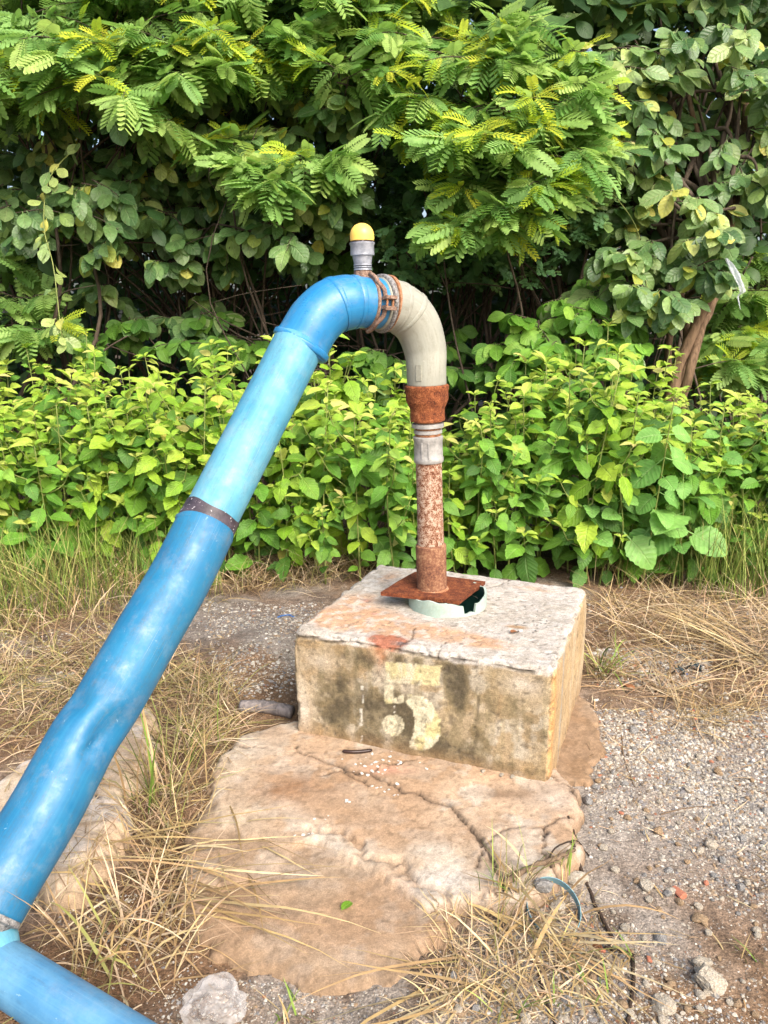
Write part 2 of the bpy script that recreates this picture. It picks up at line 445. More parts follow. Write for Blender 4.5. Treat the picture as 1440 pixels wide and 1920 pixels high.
M['stone_t'] = mat_plain('tan_stone', (.20, .13, .07), (.40, .29, .18), 3, .9, .06)
M['deadleaf'] = mat_plain('dead_leaf', (.16, .06, .025), (.36, .15, .06), 60, .7)
M['bluescrap'] = mat_plain('blue_scrap', (.02, .07, .22), (.06, .18, .42), 40, .5)
M['darkscrap'] = mat_plain('dark_scrap', (.012, .02, .028), (.05, .08, .09), 40, .4)
M['flake'] = mat_plain('white_flake', (.42, .38, .34), (.62, .6, .56), 60, .8)

#@@STRUCT
# ================================================================== block geometry frame
BW, BD, BH = 0.849, 0.767, 0.373
YAW = math.radians(-21.12)
B0 = np.array([-0.298, 2.356, 0.0])
EX = np.array([math.cos(YAW), math.sin(YAW), 0]); EY = np.array([-math.sin(YAW), math.cos(YAW), 0]); EZ = np.array([0, 0, 1.0])
def front_uv(px, py):
    p = on_plane(px, py, B0, EY) - B0
    return np.dot(p, EX), p[2]
def top_uv(px, py):
    p = at_z(px, py, BH) - B0
    return np.dot(p, EX), np.dot(p, EY)
CAS_C = at_z(845, 1159, BH) + np.array([0, .138, 0]); CAS_R = .138

# ================================================================== slab lobes (concrete spill round the block)
GZ = -.035                                   # soil level; the slab's skin is about level with the block's foot
def gpoly(pts, z=0.0): return np.array([at_z(x, y, z)[:2] for x, y in pts])
LOBE_A = gpoly([(575, 1345), (500, 1362), (452, 1380), (405, 1425), (383, 1475), (392, 1530), (430, 1580), (520, 1600), (600, 1590), (700, 1640), (800, 1700), (900, 1705),
                (960, 1690), (1040, 1665), (1088, 1620), (1092, 1590), (1080, 1560), (1096, 1520), (1088, 1480), (1060, 1440), (1000, 1380), (800, 1330)])
LOBE_B = gpoly([(400, 1545), (350, 1592), (322, 1660), (340, 1720), (395, 1780), (470, 1815), (560, 1838), (650, 1846), (750, 1830), (840, 1770), (880, 1712), (820, 1660), (700, 1580), (520, 1540)], -.01)
LOBE_C = gpoly([(385, 1490), (330, 1600), (325, 1665), (400, 1690), (480, 1680), (560, 1630), (600, 1560), (480, 1480)], -.01)
LOBE_D = gpoly([(1020, 1440), (1050, 1472), (1098, 1458), (1132, 1405), (1124, 1365), (1100, 1310), (1060, 1290)], -.01)
LOBE_L = gpoly([(-60, 1520), (40, 1440), (150, 1390), (230, 1345), (285, 1335), (305, 1385), (275, 1450), (240, 1500), (245, 1560), (205, 1625), (165, 1640), (160, 1675), (100, 1680), (40, 1660), (-40, 1700)], 0.0)
def dome(d, w): 
    t = np.clip(d / w, 0, 1); return np.sqrt(np.clip(1 - (1 - t) ** 2, 0, 1))
def worley(x, y, sc, seed):
    x = np.asarray(x) * sc; y = np.asarray(y) * sc; ix, iy = np.floor(x), np.floor(y); d1 = np.full(np.shape(x), 9.0); idn = np.zeros(np.shape(x))
    for a in (-1, 0, 1):
        for b in (-1, 0, 1):
            cx, cy = ix + a, iy + b; h1, h2 = _h(cx, cy, seed), _h(cx, cy, seed + 1)
            d = np.hypot(cx + h1 - x, cy + h2 - y); m = d < d1; idn = np.where(m, _h(cx, cy, seed + 2), idn); d1 = np.minimum(d, d1)
    return d1, idn
def wob(x, y):
    return (fbm(x, y, 9, 4, 31) - .5) * .06 + (worley(x, y, 16, 33)[1] - .5) * .010 + (fbm(x, y, 45, 3, 77) - .5) * .016
def slab_h(x, y):
    x = np.asarray(x, float); y = np.asarray(y, float); w = wob(x, y)
    def lobe(P, T, wd):
        d = poly_sd(x, y, P) + w
        return np.where(d > 0, T * dome(d, wd), -9)
    h = np.maximum.reduce([lobe(LOBE_A, .052, .028), lobe(LOBE_B, .034, .075), lobe(LOBE_C, .042, .06), lobe(LOBE_D, .026, .012)])
    P_ = [tuple(at_z(a, b, .015)[:2]) for a, b in ((570, 1545), (640, 1565), (680, 1590), (740, 1620), (800, 1660), (900, 1690))]
    sx_, sy_ = x + (fbm(x, y, 18, 4, 511) - .5) * .09, y + (fbm(x, y, 18, 4, 512) - .5) * .09
    sd_ = seg_dist(sx_, sy_, P_); h = h - .016 * np.exp(-(sd_ / .012) ** 2)
    plates = worley(x + (fbm(x, y, 12, 3, 521) - .5) * .1, y + (fbm(x, y, 12, 3, 522) - .5) * .1, 7, 44)[1]
    h = h + (fbm(x, y, 5, 4, 5) - .5) * .013 + (plates - .5) * .002 + (fbm(x, y, 28, 3, 9) - .5) * .0035 + (fbm(x, y, 100, 2, 10) - .5) * .0025
    return np.where(h > -1, h - .042, -.2)
def left_h(x, y):
    d = poly_sd(x, y, LOBE_L) + wob(x, y)
    return np.where(d > 0, .075 * dome(d, .05) + (fbm(x, y, 6, 4, 15) - .5) * .03 - .035, -.2)
MOUND = at_z(490, 1225, GZ)[:2]
def gh(x, y):
    x = np.asarray(x, float); y = np.asarray(y, float)
    near = np.exp(-((x / 6) ** 2 + ((y - 3) / 6) ** 2))
    z = GZ + (fbm(x, y, 1.3, 3, 3) - .5) * .05 * near + (fbm(x, y, 9, 4, 8) - .5) * .02 * near
    z = z + .06 * np.exp(-(((x - MOUND[0]) / .16) ** 2 + ((y - MOUND[1]) / .3) ** 2)) * (.7 + .6 * fbm(x, y, 14, 3, 21))
    return z
def surf(x, y):
    return np.maximum(np.maximum(gh(x, y), slab_h(x, y)), left_h(x, y))

# ------------------------------------------------------------------ ground
def build_ground():
    def axis(lo, hi, step, far, n=34):
        c = np.arange(lo, hi, step); g = np.geomspace(step, far, n)
        return np.concatenate([lo - g[::-1], c, hi + g])
    xs = axis(-2.2, 2.2, .0115, 400); ys = axis(.9, 4.6, .0115, 400)
    X, Y = np.meshgrid(xs, ys); x, y = X.ravel(), Y.ravel()
    z = gh(x, y)
    n1 = fbm(x, y, 2.3, 4, 40); n2 = fbm(x, y, 11, 4, 50); n3 = fbm(x, y, 55, 3, 60)
    c = np.tile(np.array([[.17, .105, .06]]), (len(x), 1))
    c = mixc(c, (.24, .205, .17), sstep(.42, .62, n1))                       # greyer, drier
    c = mixc(c, (.085, .05, .028), sstep(.56, .7, n2) * .7)                  # damp brown
    gp = at_z(470, 1170, GZ)[:2]
    c = mixc(c, (.20, .17, .15), np.exp(-(((x - gp[0]) / .5) ** 2 + ((y - gp[1]) / .35) ** 2)) * .8)
    gr = at_z(1330, 1480, GZ)[:2]
    c = mixc(c, (.27, .25, .225), np.exp(-(((x - gr[0]) / .45) ** 2 + ((y - gr[1]) / .45) ** 2)) * .8)
    lf = at_z(230, 1720, GZ)[:2]
    c = mixc(c, (.125, .07, .038), np.exp(-(((x - lf[0]) / .3) ** 2 + ((y - lf[1]) / .4) ** 2)) * .85)
    br = at_z(1330, 1880, GZ)[:2]
    c = mixc(c, (.16, .095, .05), np.exp(-(((x - br[0]) / .25) ** 2 + ((y - br[1]) / .13) ** 2)) * .7)
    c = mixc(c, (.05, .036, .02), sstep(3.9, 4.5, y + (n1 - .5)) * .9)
    c *= (.75 + .5 * n3)[:, None]
    nx, ny = len(xs), len(ys)
    i = np.arange(nx * ny).reshape(ny, nx)
    F = np.stack([i[:-1, :-1], i[:-1, 1:], i[1:, 1:], i[1:, :-1]], -1).reshape(-1, 4)
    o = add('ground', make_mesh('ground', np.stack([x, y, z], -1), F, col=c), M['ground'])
    tag(o, kind='structure')
build_ground()

# ------------------------------------------------------------------ concrete slabs on the ground
def P2(pts, z=.015): return [tuple(at_z(a, b, z)[:2]) for a, b in pts]
def jitter_line(pts, seed, amp=.006):
    r = np.random.default_rng(seed); out = []
    for a, b in zip(pts[:-1], pts[1:]):
        a, b = np.array(a), np.array(b); n = max(2, int(np.linalg.norm(b - a) / .02))
        for k in range(n): out.append(tuple(a + (b - a) * k / n + r.normal(0, amp, 2) * (k > 0)))
    return out + [tuple(pts[-1])]
def heightfield(name, hf, polys, colf, mat, step, cracks, label, cat):
    A = np.concatenate(polys); lo, hi = A.min(0) - .05, A.max(0) + .05
    xs = np.arange(lo[0], hi[0], step); ys = np.arange(lo[1], hi[1], step)
    X, Y = np.meshgrid(xs, ys); x, y = X.ravel(), Y.ravel()
    h = hf(x, y)
    g = gh(x, y)
    cd = np.full(x.shape, 1e9)
    wx, wy = x + (fbm(x, y, 22, 4, 501) - .5) * .05, y + (fbm(x, y, 22, 4, 502) - .5) * .05
    vary = .45 + 1.1 * fbm(x, y, 16, 3, 503)
    for pl, w in cracks: cd = np.minimum(cd, seg_dist(wx, wy, pl) / (w * vary))
    c = colf(x, y, h)
    cr = sstep(1.0, .35, cd)
    hz = h - cr * .012
    c = mixc(c, (.05, .035, .025), cr * .9)
    c = mixc(c, (.16, .10, .06), sstep(4, 1, cd) * .35 * (1 - cr))
    keep = h > -.1
    k = keep.reshape(X.shape)
    kk = k.copy()                                      # grow by one cell for a skirt
    kk[1:] |= k[:-1]; kk[:-1] |= k[1:]; kk[:, 1:] |= k[:, :-1]; kk[:, :-1] |= k[:, 1:]
    z = np.where(keep, hz, g - .05)
    i = np.arange(x.size).reshape(X.shape)
    q = kk[:-1, :-1] & kk[:-1, 1:] & kk[1:, 1:] & kk[1:, :-1]
    F = np.stack([i[:-1, :-1], i[:-1, 1:], i[1:, 1:], i[1:, :-1]], -1)[q]
    used = np.unique(F); rm = np.full(x.size, -1); rm[used] = np.arange(len(used))
    o = add(name, make_mesh(name, np.stack([x, y, z], -1)[used], rm[F], col=c[used]), mat)
    return tag(o, label, cat)
def slab_col(x, y, h):
    n1 = fbm(x, y, 5, 4, 101); n2 = fbm(x, y, 16, 4, 102); n3 = fbm(x, y, 60, 3, 103); n4 = fbm(x, y, 3, 3, 104)
    c = np.tile(np.array([[.37, .28, .20]]), (len(x), 1))
    c = mixc(c, (.40, .335, .26), sstep(.42, .60, n1))
    c = mixc(c, (.41, .26, .155), sstep(.52, .68, fbm(x, y, 4, 4, 120)) * .45)
    c = mixc(c, (.31, .225, .15), sstep(.52, .66, fbm(x, y, 22, 5, 130)) * .4)
    c = mixc(c, (.44, .42, .38), sstep(.54, .64, fbm(x, y, 9, 5, 131)) * .6)
    c = mixc(c, (.43, .39, .34), sstep(.54, .66, n2) * .8)
    c = mixc(c, (.30, .19, .11), sstep(.56, .7, n4) * .6)
    def sp(px, py, rx, ry, col, m, z=.015):
        nonlocal c
        p = at_z(px, py, z)[:2]
        d = ((x - p[0]) / rx) ** 2 + ((y - p[1]) / ry) ** 2
        c = mixc(c, col, np.clip(np.exp(-d * 1.3) * m * (.55 + .9 * n2), 0, 1))
    sp(540, 1475, .16, .10, (.25, .14, .075), .9); sp(640, 1520, .15, .08, (.29, .18, .10), .7)
    sp(450, 1400, .12, .07, (.42, .38, .33), .8); sp(560, 1420, .1, .05, (.42, .33, .26), .6)
    sp(440, 1530, .12, .06, (.45, .37, .28), .8); sp(700, 1610, .2, .05, (.44, .37, .29), .7)
    sp(1040, 1490, .1, .08, (.45, .40, .35), .8); sp(830, 1650, .12, .05, (.42, .41, .39), .9)
    sp(600, 1700, .2, .1, (.42, .26, .15), .6); sp(430, 1660, .1, .1, (.40, .24, .13), .7); sp(450, 1790, .1, .05, (.48, .36, .24), .6)
    sp(730, 1440, .07, .03, (.50, .26, .19), .9); sp(960, 1485, .1, .03, (.16, .10, .06), .8)
    sp(1080, 1430, .05, .05, (.33, .22, .13), .8)
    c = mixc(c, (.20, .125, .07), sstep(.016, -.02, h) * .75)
    c = mixc(c, (.13, .085, .05), sstep(.68, .76, fbm(x, y, 75, 2, 133)) * .4)
    c = c * .85 + .15 * c.mean(1)[:, None] * np.array([[1.15, 1.0, .82]])
    return c * np.array([[.97, .93, .87]]) * (.82 + .36 * n3)[:, None]
cracks = [(P2([(556, 1392), (600, 1420), (650, 1440), (690, 1450), (740, 1470), (790, 1488), (850, 1520), (880, 1550), (905, 1580), (935, 1630), (952, 1668)]), .0062),
          (P2([(600, 1450), (650, 1442), (690, 1470)]), .0042), (P2([(905, 1580), (950, 1555), (1010, 1545), (1080, 1520)]), .0036), (P2([(1020, 1545), (1010, 1600), (1060, 1640)]), .0034),
          (P2([(905, 1582), (900, 1620)]), .004), (P2([(1000, 1440), (1060, 1470), (1100, 1500)]), .005), (P2([(690, 1450), (720, 1430), (780, 1425)]), .003), (P2([(430, 1385), (455, 1395), (500, 1400)]), .003)]
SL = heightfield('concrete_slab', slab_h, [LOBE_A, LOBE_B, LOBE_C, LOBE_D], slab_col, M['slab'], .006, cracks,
                 'cracked tan concrete slab with rounded lobes spilled around the numbered block', 'slab')
def left_col(x, y, h):
    c = slab_col(x, y, h)
    c = mixc(c, (.50, .38, .26), np.full(len(x), .45))
    return mixc(c, (.52, .47, .42), sstep(.5, .66, fbm(x, y, 10, 3, 140)) * .7)
heightfield('concrete_slab', left_h, [LOBE_L], left_col, M['slab'], .007, [(P2([(140, 1420), (180, 1500), (240, 1540)]), .004)],
            'pale pinkish concrete slab lying half hidden behind the blue pipe', 'slab')

# ------------------------------------------------------------------ the numbered block
def build_block():
    r = .016; st = .005
    root = empty('concrete_block', tuple(B0 + EX * BW / 2 + EY * BD / 2), 'weathered square concrete well block with painted number 5 on its front', 'block')
    zb = -.08
    nu, nv, nw = int(BW / st), int(BD / st), int((BH - zb) / st)
    U, Vv, W = np.linspace(0, BW, nu), np.linspace(0, BD, nv), np.linspace(zb, BH, nw)
    pts = []; quads = []; n0 = 0
    def face(A, Bx, f, flip):
        nonlocal n0
        a, b = np.meshgrid(A, Bx); P = f(a.ravel(), b.ravel()); pts.append(P)
        i = np.arange(a.size).reshape(a.shape) + n0
        q = np.stack([i[:-1, :-1], i[:-1, 1:], i[1:, 1:], i[1:, :-1]], -1).reshape(-1, 4)
        quads.append(q[:, ::-1] if flip else q); n0 += a.size
    col3 = lambda *k: np.stack([np.broadcast_to(q, k[0].shape if hasattr(k[0], 'shape') and k[0].ndim else k[1].shape) for q in k], -1)
    face(U, W, lambda a, b: np.stack([a, 0 * a, b], -1), False)
    face(U, W, lambda a, b: np.stack([a, 0 * a + BD, b], -1), True)
    face(Vv, W, lambda a, b: np.stack([0 * a, a, b], -1), True)
    face(Vv, W, lambda a, b: np.stack([0 * a + BW, a, b], -1), False)
    face(U, Vv, lambda a, b: np.stack([a, b, 0 * a + BH], -1), False)
    P = np.concatenate(pts); Q = np.concatenate(quads)
    key = np.round(P / 1e-5).astype(np.int64)
    _, first, inv = np.unique(key, axis=0, return_index=True, return_inverse=True)
    P = P[first]; Q = inv.reshape(-1)[Q]
    u, v, w = P.T
    # rounded, slightly chipped edges
    inner = np.stack([np.clip(u, r, BW - r), np.clip(v, r, BD - r), np.minimum(w, BH - r)], -1)
    d = P - inner; L = np.linalg.norm(d, axis=1); nrm = np.where(L[:, None] > 1e-9, d / (L[:, None] + 1e-12), 0)
    P2_ = inner + nrm * np.minimum(L, r)[:, None]
    edge = (np.minimum(np.minimum(u, BW - u), np.minimum(v, BD - v)) < .02) & (BH - w < .02)
    vert = ((np.minimum(u, BW - u) < .02) & (np.minimum(v, BD - v) < .02))
    chip = sstep(.48, .66, fbm(u + v, w, 20, 4, 201)) * (edge | vert)
    T_ = w > BH - .006; S_ = (~T_) & ((u < .006) | (u > BW - .006))
    a1 = np.where(T_, u, np.where(S_, v + 5, u + np.where(v > .1, 9, 0))); a2 = np.where(T_, v + 7, w)
    pit = sstep(.70, .78, fbm(a1, a2, 70, 2, 205))
    disp = (fbm(a1, a2, 8, 4, 202) - .5) * .010 + (fbm(a1, a2, 45, 3, 203) - .5) * .003 - chip * .008 - pit * .002
    front = (v < .003); topm = (w > BH - .0035); right = (u > BW - .003)
    # colours
    n1 = fbm(a1, a2, 7, 4, 210); n2 = fbm(a1, a2, 24, 4, 211); n3 = fbm(u + 2 * v, w * .25, 40, 3, 212); n5 = fbm(a1, a2, 110, 2, 213)
    streak = fbm(u + v * 1.3, w * .13, 30, 4, 214)
    c = np.tile(np.array([[.35, .275, .175]]), (len(u), 1))
    c = mixc(c, (.41, .36, .275), sstep(.45, .62, n1))
    c = mixc(c, (.29, .20, .10), sstep(.50, .62, n2) * .7)
    c = mixc(c, (.30, .24, .14), sstep(.52, .62, streak) * .5)
    # front face: dark olive algae with its own outline
    def fb(px, py, rx, rz): 
        s, t = front_uv(px, py); return np.exp(-(((u - s) / rx) ** 2 + ((w - t) / rz) ** 2))
    alg = 1.2 * fb(635, 1300, .085, .085) + 1.0 * fb(625, 1350, .06, .05) + .9 * fb(690, 1330, .06, .09) + 1.7 * fb(765, 1350, .055, .075) + 1.4 * fb(735, 1325, .05, .05) + 1.2 * fb(840, 1395, .085, .045) + 1.0 * fb(850, 1275, .065, .05) + .9 * fb(720, 1392, .16, .028) \
        + .9 * fb(680, 1235, .10, .03) + .7 * fb(870, 1320, .05, .10) + .6 * fb(960, 1440, .14, .022) + .8 * fb(770, 1240, .12, .022) + .7 * fb(905, 1370, .035, .10) + .5 * fb(556, 1290, .02, .1) + .4 * fb(970, 1330, .05, .08) + .5 * fb(1010, 1380, .04, .06)
    n6 = fbm(u, w * .6, 75, 4, 271)
    rough_ = (.05 + 1.9 * n2) * (.1 + 1.8 * streak) * (.45 + 1.1 * n6)
    m = sstep(.22, .80, alg * rough_) * (v < .02)
    c = mixc(c, (.155, .125, .07), m * .8)
    c = mixc(c, (.07, .058, .038), sstep(.75, 1.6, alg * rough_) * (v < .02) * .75)
    c = mixc(c, (.58, .52, .44), np.clip(fb(980, 1285, .05, .03) + fb(570, 1330, .03, .09) * .8 + .6 * fb(600, 1240, .05, .03), 0, 1) * (.3 + .9 * n2) * (v < .02))
    # number 5, stencilled and worn
    def fp(pts): return np.array([front_uv(a, b) for a, b in pts])
    f = v < .012
    bar = poly_sd(u, w, fp([(723, 1240), (826, 1250), (824, 1286), (722, 1279)]))
    neck = poly_sd(u, w, fp([(722, 1282), (738, 1284), (738, 1310), (757, 1302), (756, 1318), (722, 1320)]))
    bowl = poly_sd(u, w, fp([(764, 1302), (790, 1304), (812, 1322), (825, 1350), (826, 1378), (814, 1398), (796, 1408), (770, 1402), (768, 1392), (776, 1375), (778, 1350), (772, 1330), (762, 1318)]))
    dot = poly_sd(u, w, fp([(722, 1345), (740, 1340), (754, 1348), (758, 1364), (750, 1378), (734, 1380), (720, 1370), (716, 1356)]))
    wear = sstep(.34, .52, n2 * .6 + n5 * .4)
    num = np.maximum.reduce([sstep(-.0015, .0015, bar + (n5 - .5) * .006) * .8, sstep(-.0015, .0015, neck + (n5 - .5) * .006) * .85, sstep(-.0015, .0015, bowl + (n5 - .5) * .006), sstep(-.0015, .0015, dot + (n5 - .5) * .007) * .9]) * f
    halo = sstep(.03, .004, -np.maximum.reduce([bar - .02, neck, bowl, dot])) * f
    c = mixc(c, (.085, .07, .042), halo * np.clip(.15 + .9 * fb(755, 1345, .07, .07) + .5 * fb(820, 1390, .05, .05), 0, 1) * (.45 + .9 * n6) * .95)
    c = mixc(c, (.57, .53, .38), num * (.62 + .38 * wear))
    c = mixc(c, (.52, .43, .09), num * sstep(.50, .66, fbm(u, w * .5, 34, 3, 230)) * .42)
    # rust run below the plate and white drips
    s0, t0 = front_uv(712, 1225)
    run = np.exp(-((u - s0 - .01 * (fbm(w, w * 0, 20, 2, 7) - .5)) / .014) ** 2) * sstep(t0 - .11, t0 + .02, w) * (v < .02)
    c = mixc(c, (.36, .15, .065), np.clip(run * .6 + np.exp(-((u - s0) / .035) ** 2) * sstep(t0 - .05, t0 + .03, w) * (v < .02) * .8, 0, .9) * (.5 + n2))
    for px, py, l in ((681, 1310, .028), (677, 1345, .05), (678, 1385, .02), (739, 1330, .02), (679, 1290, .015)):
        s, t = front_uv(px, py)
        c = mixc(c, (.62, .6, .52), (np.abs(u - s - (n5 - .5) * .004) < .0035) * (np.abs(w - t) < l * .6) * f * sstep(.3, .5, n5) * .9)
    # right side: ochre run-off, vertical grey streaks
    rm = sstep(BW - .014, BW - .004, u) * (w < BH - .004)
    cr_ = np.tile(np.array([[.38, .27, .145]]), (len(u), 1))
    st2 = fbm(v, w * .08, 26, 4, 240)
    cr_ = mixc(cr_, (.44, .36, .25), sstep(.40, .66, st2 * .6 + n1 * .4) * .7); cr_ = mixc(cr_, (.30, .29, .26), np.exp(-((v - .17) / .02) ** 2) * .8); cr_ = mixc(cr_, (.48, .24, .08), np.exp(-((v - .02) / .03) ** 2) * .6)
    c = c * (1 - rm[:, None]) + cr_ * (.8 + .4 * n2)[:, None] * rm[:, None]
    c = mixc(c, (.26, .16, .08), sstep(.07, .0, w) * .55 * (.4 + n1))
    # top: grey with orange water stain, rust pool at the lip
    tm = sstep(BH - .026, BH - .016, w + (n2 - .5) * .02) * np.where(right & (w < BH - .01), .2, 1)
    ct = np.tile(np.array([[.42, .385, .34]]), (len(u), 1))
    ct = mixc(ct, (.37, .335, .285), sstep(.45, .62, fbm(u, v, 6, 4, 250)))
    def tb(px, py, rx, ry):
        s, t = top_uv(px, py); return np.exp(-(((u - s) / rx) ** 2 + ((v - t) / ry) ** 2))
    nt = fbm(u, v, 9, 4, 251); nt2 = fbm(u, v, 40, 3, 252)
    org = 1.1 * tb(700, 1165, .17, .11) + .8 * tb(620, 1160, .12, .1) + .9 * tb(800, 1185, .16, .07) + .7 * tb(670, 1120, .1, .1) + .7 * tb(900, 1205, .12, .05) + .6 * tb(1020, 1105, .16, .05) + .5 * tb(730, 1080, .05, .1)
    ct = mixc(ct, (.46, .27, .15), sstep(.22, .85, org * (.3 + 1.4 * nt)) * .85)
    ct = mixc(ct, (.50, .48, .45), sstep(.52, .64, nt2) * .5)
    ct = mixc(ct, (.29, .255, .215), sstep(.56, .68, fbm(u, v, 26, 4, 255)) * .3)
    red = 2.4 * tb(725, 1203, .065, .04) + .8 * tb(690, 1125, .035, .03) + .5 * tb(760, 1200, .06, .02) + .6 * tb(700, 1150, .03, .06)
    ct = mixc(ct, (.30, .085, .035), sstep(.3, 1.1, red * (.1 + 1.5 * nt2) * (.25 + 1.5 * nt)) * .85)
    blk = tb(752, 1207, .05, .014) + .6 * tb(770, 1196, .02, .02) + .5 * tb(820, 1205, .02, .02)
    ct = mixc(ct, (.12, .10, .10), sstep(.35, .9, blk * (.4 + 1.2 * nt2)) * .85)
    brn = tb(968, 1175, .045, .02) + .6 * tb(1020, 1235, .04, .015)
    ct = mixc(ct, (.34, .20, .09), sstep(.3, .9, brn * (.4 + 1.1 * nt)) * .8)
    ct = mixc(ct, (.07, .06, .05), sstep(.80, .86, vnoise(u * 130, v * 130, 260)) * sstep(.35, .9, tb(1000, 1170, .11, .06)) * .9)
    c = c * (1 - tm[:, None]) + ct * tm[:, None]
    # cracks: under the cap along the front, and across the top
    def fl(p): return [front_uv(a, b) for a, b in p]
    def tl(p): return [top_uv(a, b) for a, b in p]
    k1 = seg_dist(u, w, jitter_line(fl([(552, 1193), (590, 1196), (620, 1205), (660, 1204), (700, 1212), (760, 1222), (820, 1236), (900, 1240), (1000, 1262)]), 11, .003)) + (v > .02)
    k2 = np.minimum(seg_dist(u, v, jitter_line(tl([(838, 1196), (826, 1215), (818, 1232)]), 12, .003)), seg_dist(u, v, jitter_line(tl([(962, 1080), (940, 1096), (905, 1105)]), 13, .003))) + (w < BH - .03)
    k2 = np.minimum(k2, seg_dist(u, v, jitter_line(tl([(780, 1176), (770, 1200), (740, 1215)]), 14, .003)) + (w < BH - .03))
    k3 = seg_dist(u, w, jitter_line(fl([(905, 1240), (895, 1310), (888, 1400)]), 15, .004)) + (v > .02)
    cv_ = .15 + 1.5 * sstep(.35, .65, fbm(u + v, w, 14, 3, 270))
    for k, wd, am in ((k1, .0040, .8), (k2, .0032, .75), (k3, .0022, .3)):
        g = sstep(wd, wd * .3, k / cv_); disp = disp - g * .004; c = mixc(c, (.06, .045, .03), g * am)
    c = mixc(c, c.mean(0) * .35, pit * .55)
    c *= .92 * (.86 + .28 * n5)[:, None]
    P3 = P2_ + nrm * disp[:, None]
    # opening for the well casing
    cw = CAS_C - B0; cu, cv = np.dot(cw, EX), np.dot(cw, EY)
    hole = (np.hypot(P3[:, 0] - cu, P3[:, 1] - cv) < CAS_R - .006) & (w > BH - .01)
    Q = Q[~hole[Q].all(axis=1)]
    Wd = B0 + P3[:, :1] * EX + P3[:, 1:2] * EY + P3[:, 2:] * EZ - np.array(root.location)
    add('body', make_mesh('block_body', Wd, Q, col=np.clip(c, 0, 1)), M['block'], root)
    return root
build_block()

#@@PIPE
# ------------------------------------------------------------------ well casing in the block
def build_casing():
    root = empty('well_casing', (CAS_C[0], CAS_C[1], BH), 'pale green round well casing with a broken notch, set into the block top', 'well casing')
    S = 160; hs = [.0, .02, .040, .052]
    notch = math.atan2(*(at_z(872, 1150, BH) - CAS_C)[[1, 0]])
    def ring(R, bottom):
        V = []
        for i in range(S):
            a = i / S * 2 * PI
            d = abs((a - notch + PI) % (2 * PI) - PI)
            top = .047 + .004 * math.sin(a * 3 + 1) + .003 * math.sin(a * 11)
            if d < .17: top = .011 + .0025 * math.sin(a * 23)
            elif -.62 < ((a - notch + PI) % (2 * PI) - PI) < 0.9 and d < .75: top -= .004
            for k, f in enumerate((bottom, 0, .5, 1.0)):
                z = bottom if k == 0 else top * f
                V.append([math.cos(a) * R, math.sin(a) * R, z])
        return np.array(V)
    out, inn = ring(CAS_R, -.03), ring(CAS_R - .008, -.40)
    F = [];
    for i in range(S):
        j = (i + 1) % S
        for k in range(3): F.append([i * 4 + k, j * 4 + k, j * 4 + k + 1, i * 4 + k + 1])
        F.append([i * 4 + 3, j * 4 + 3, S * 4 + j * 4 + 3, S * 4 + i * 4 + 3])
    me = make_mesh('casing_wall', np.concatenate([out, inn]), np.array(F), smooth=False)
    add('wall', me, M['casing'], root)
    Fi = [[S * 0 + j_ * 4 + k, i * 4 + k, i * 4 + k + 1, j_ * 4 + k + 1] for i in range(S) for j_ in [(i + 1) % S] for k in range(3)]
    bot = [[i * 4, ((i + 1) % S) * 4, S * 4] for i in range(S)]
    Vi = np.concatenate([inn, [[0, 0, -.40]]])
    add('inner_lining', make_mesh('casing_lining', Vi, [np.array(Fi), np.array(bot)]), M['casing_in'], root)
build_casing()

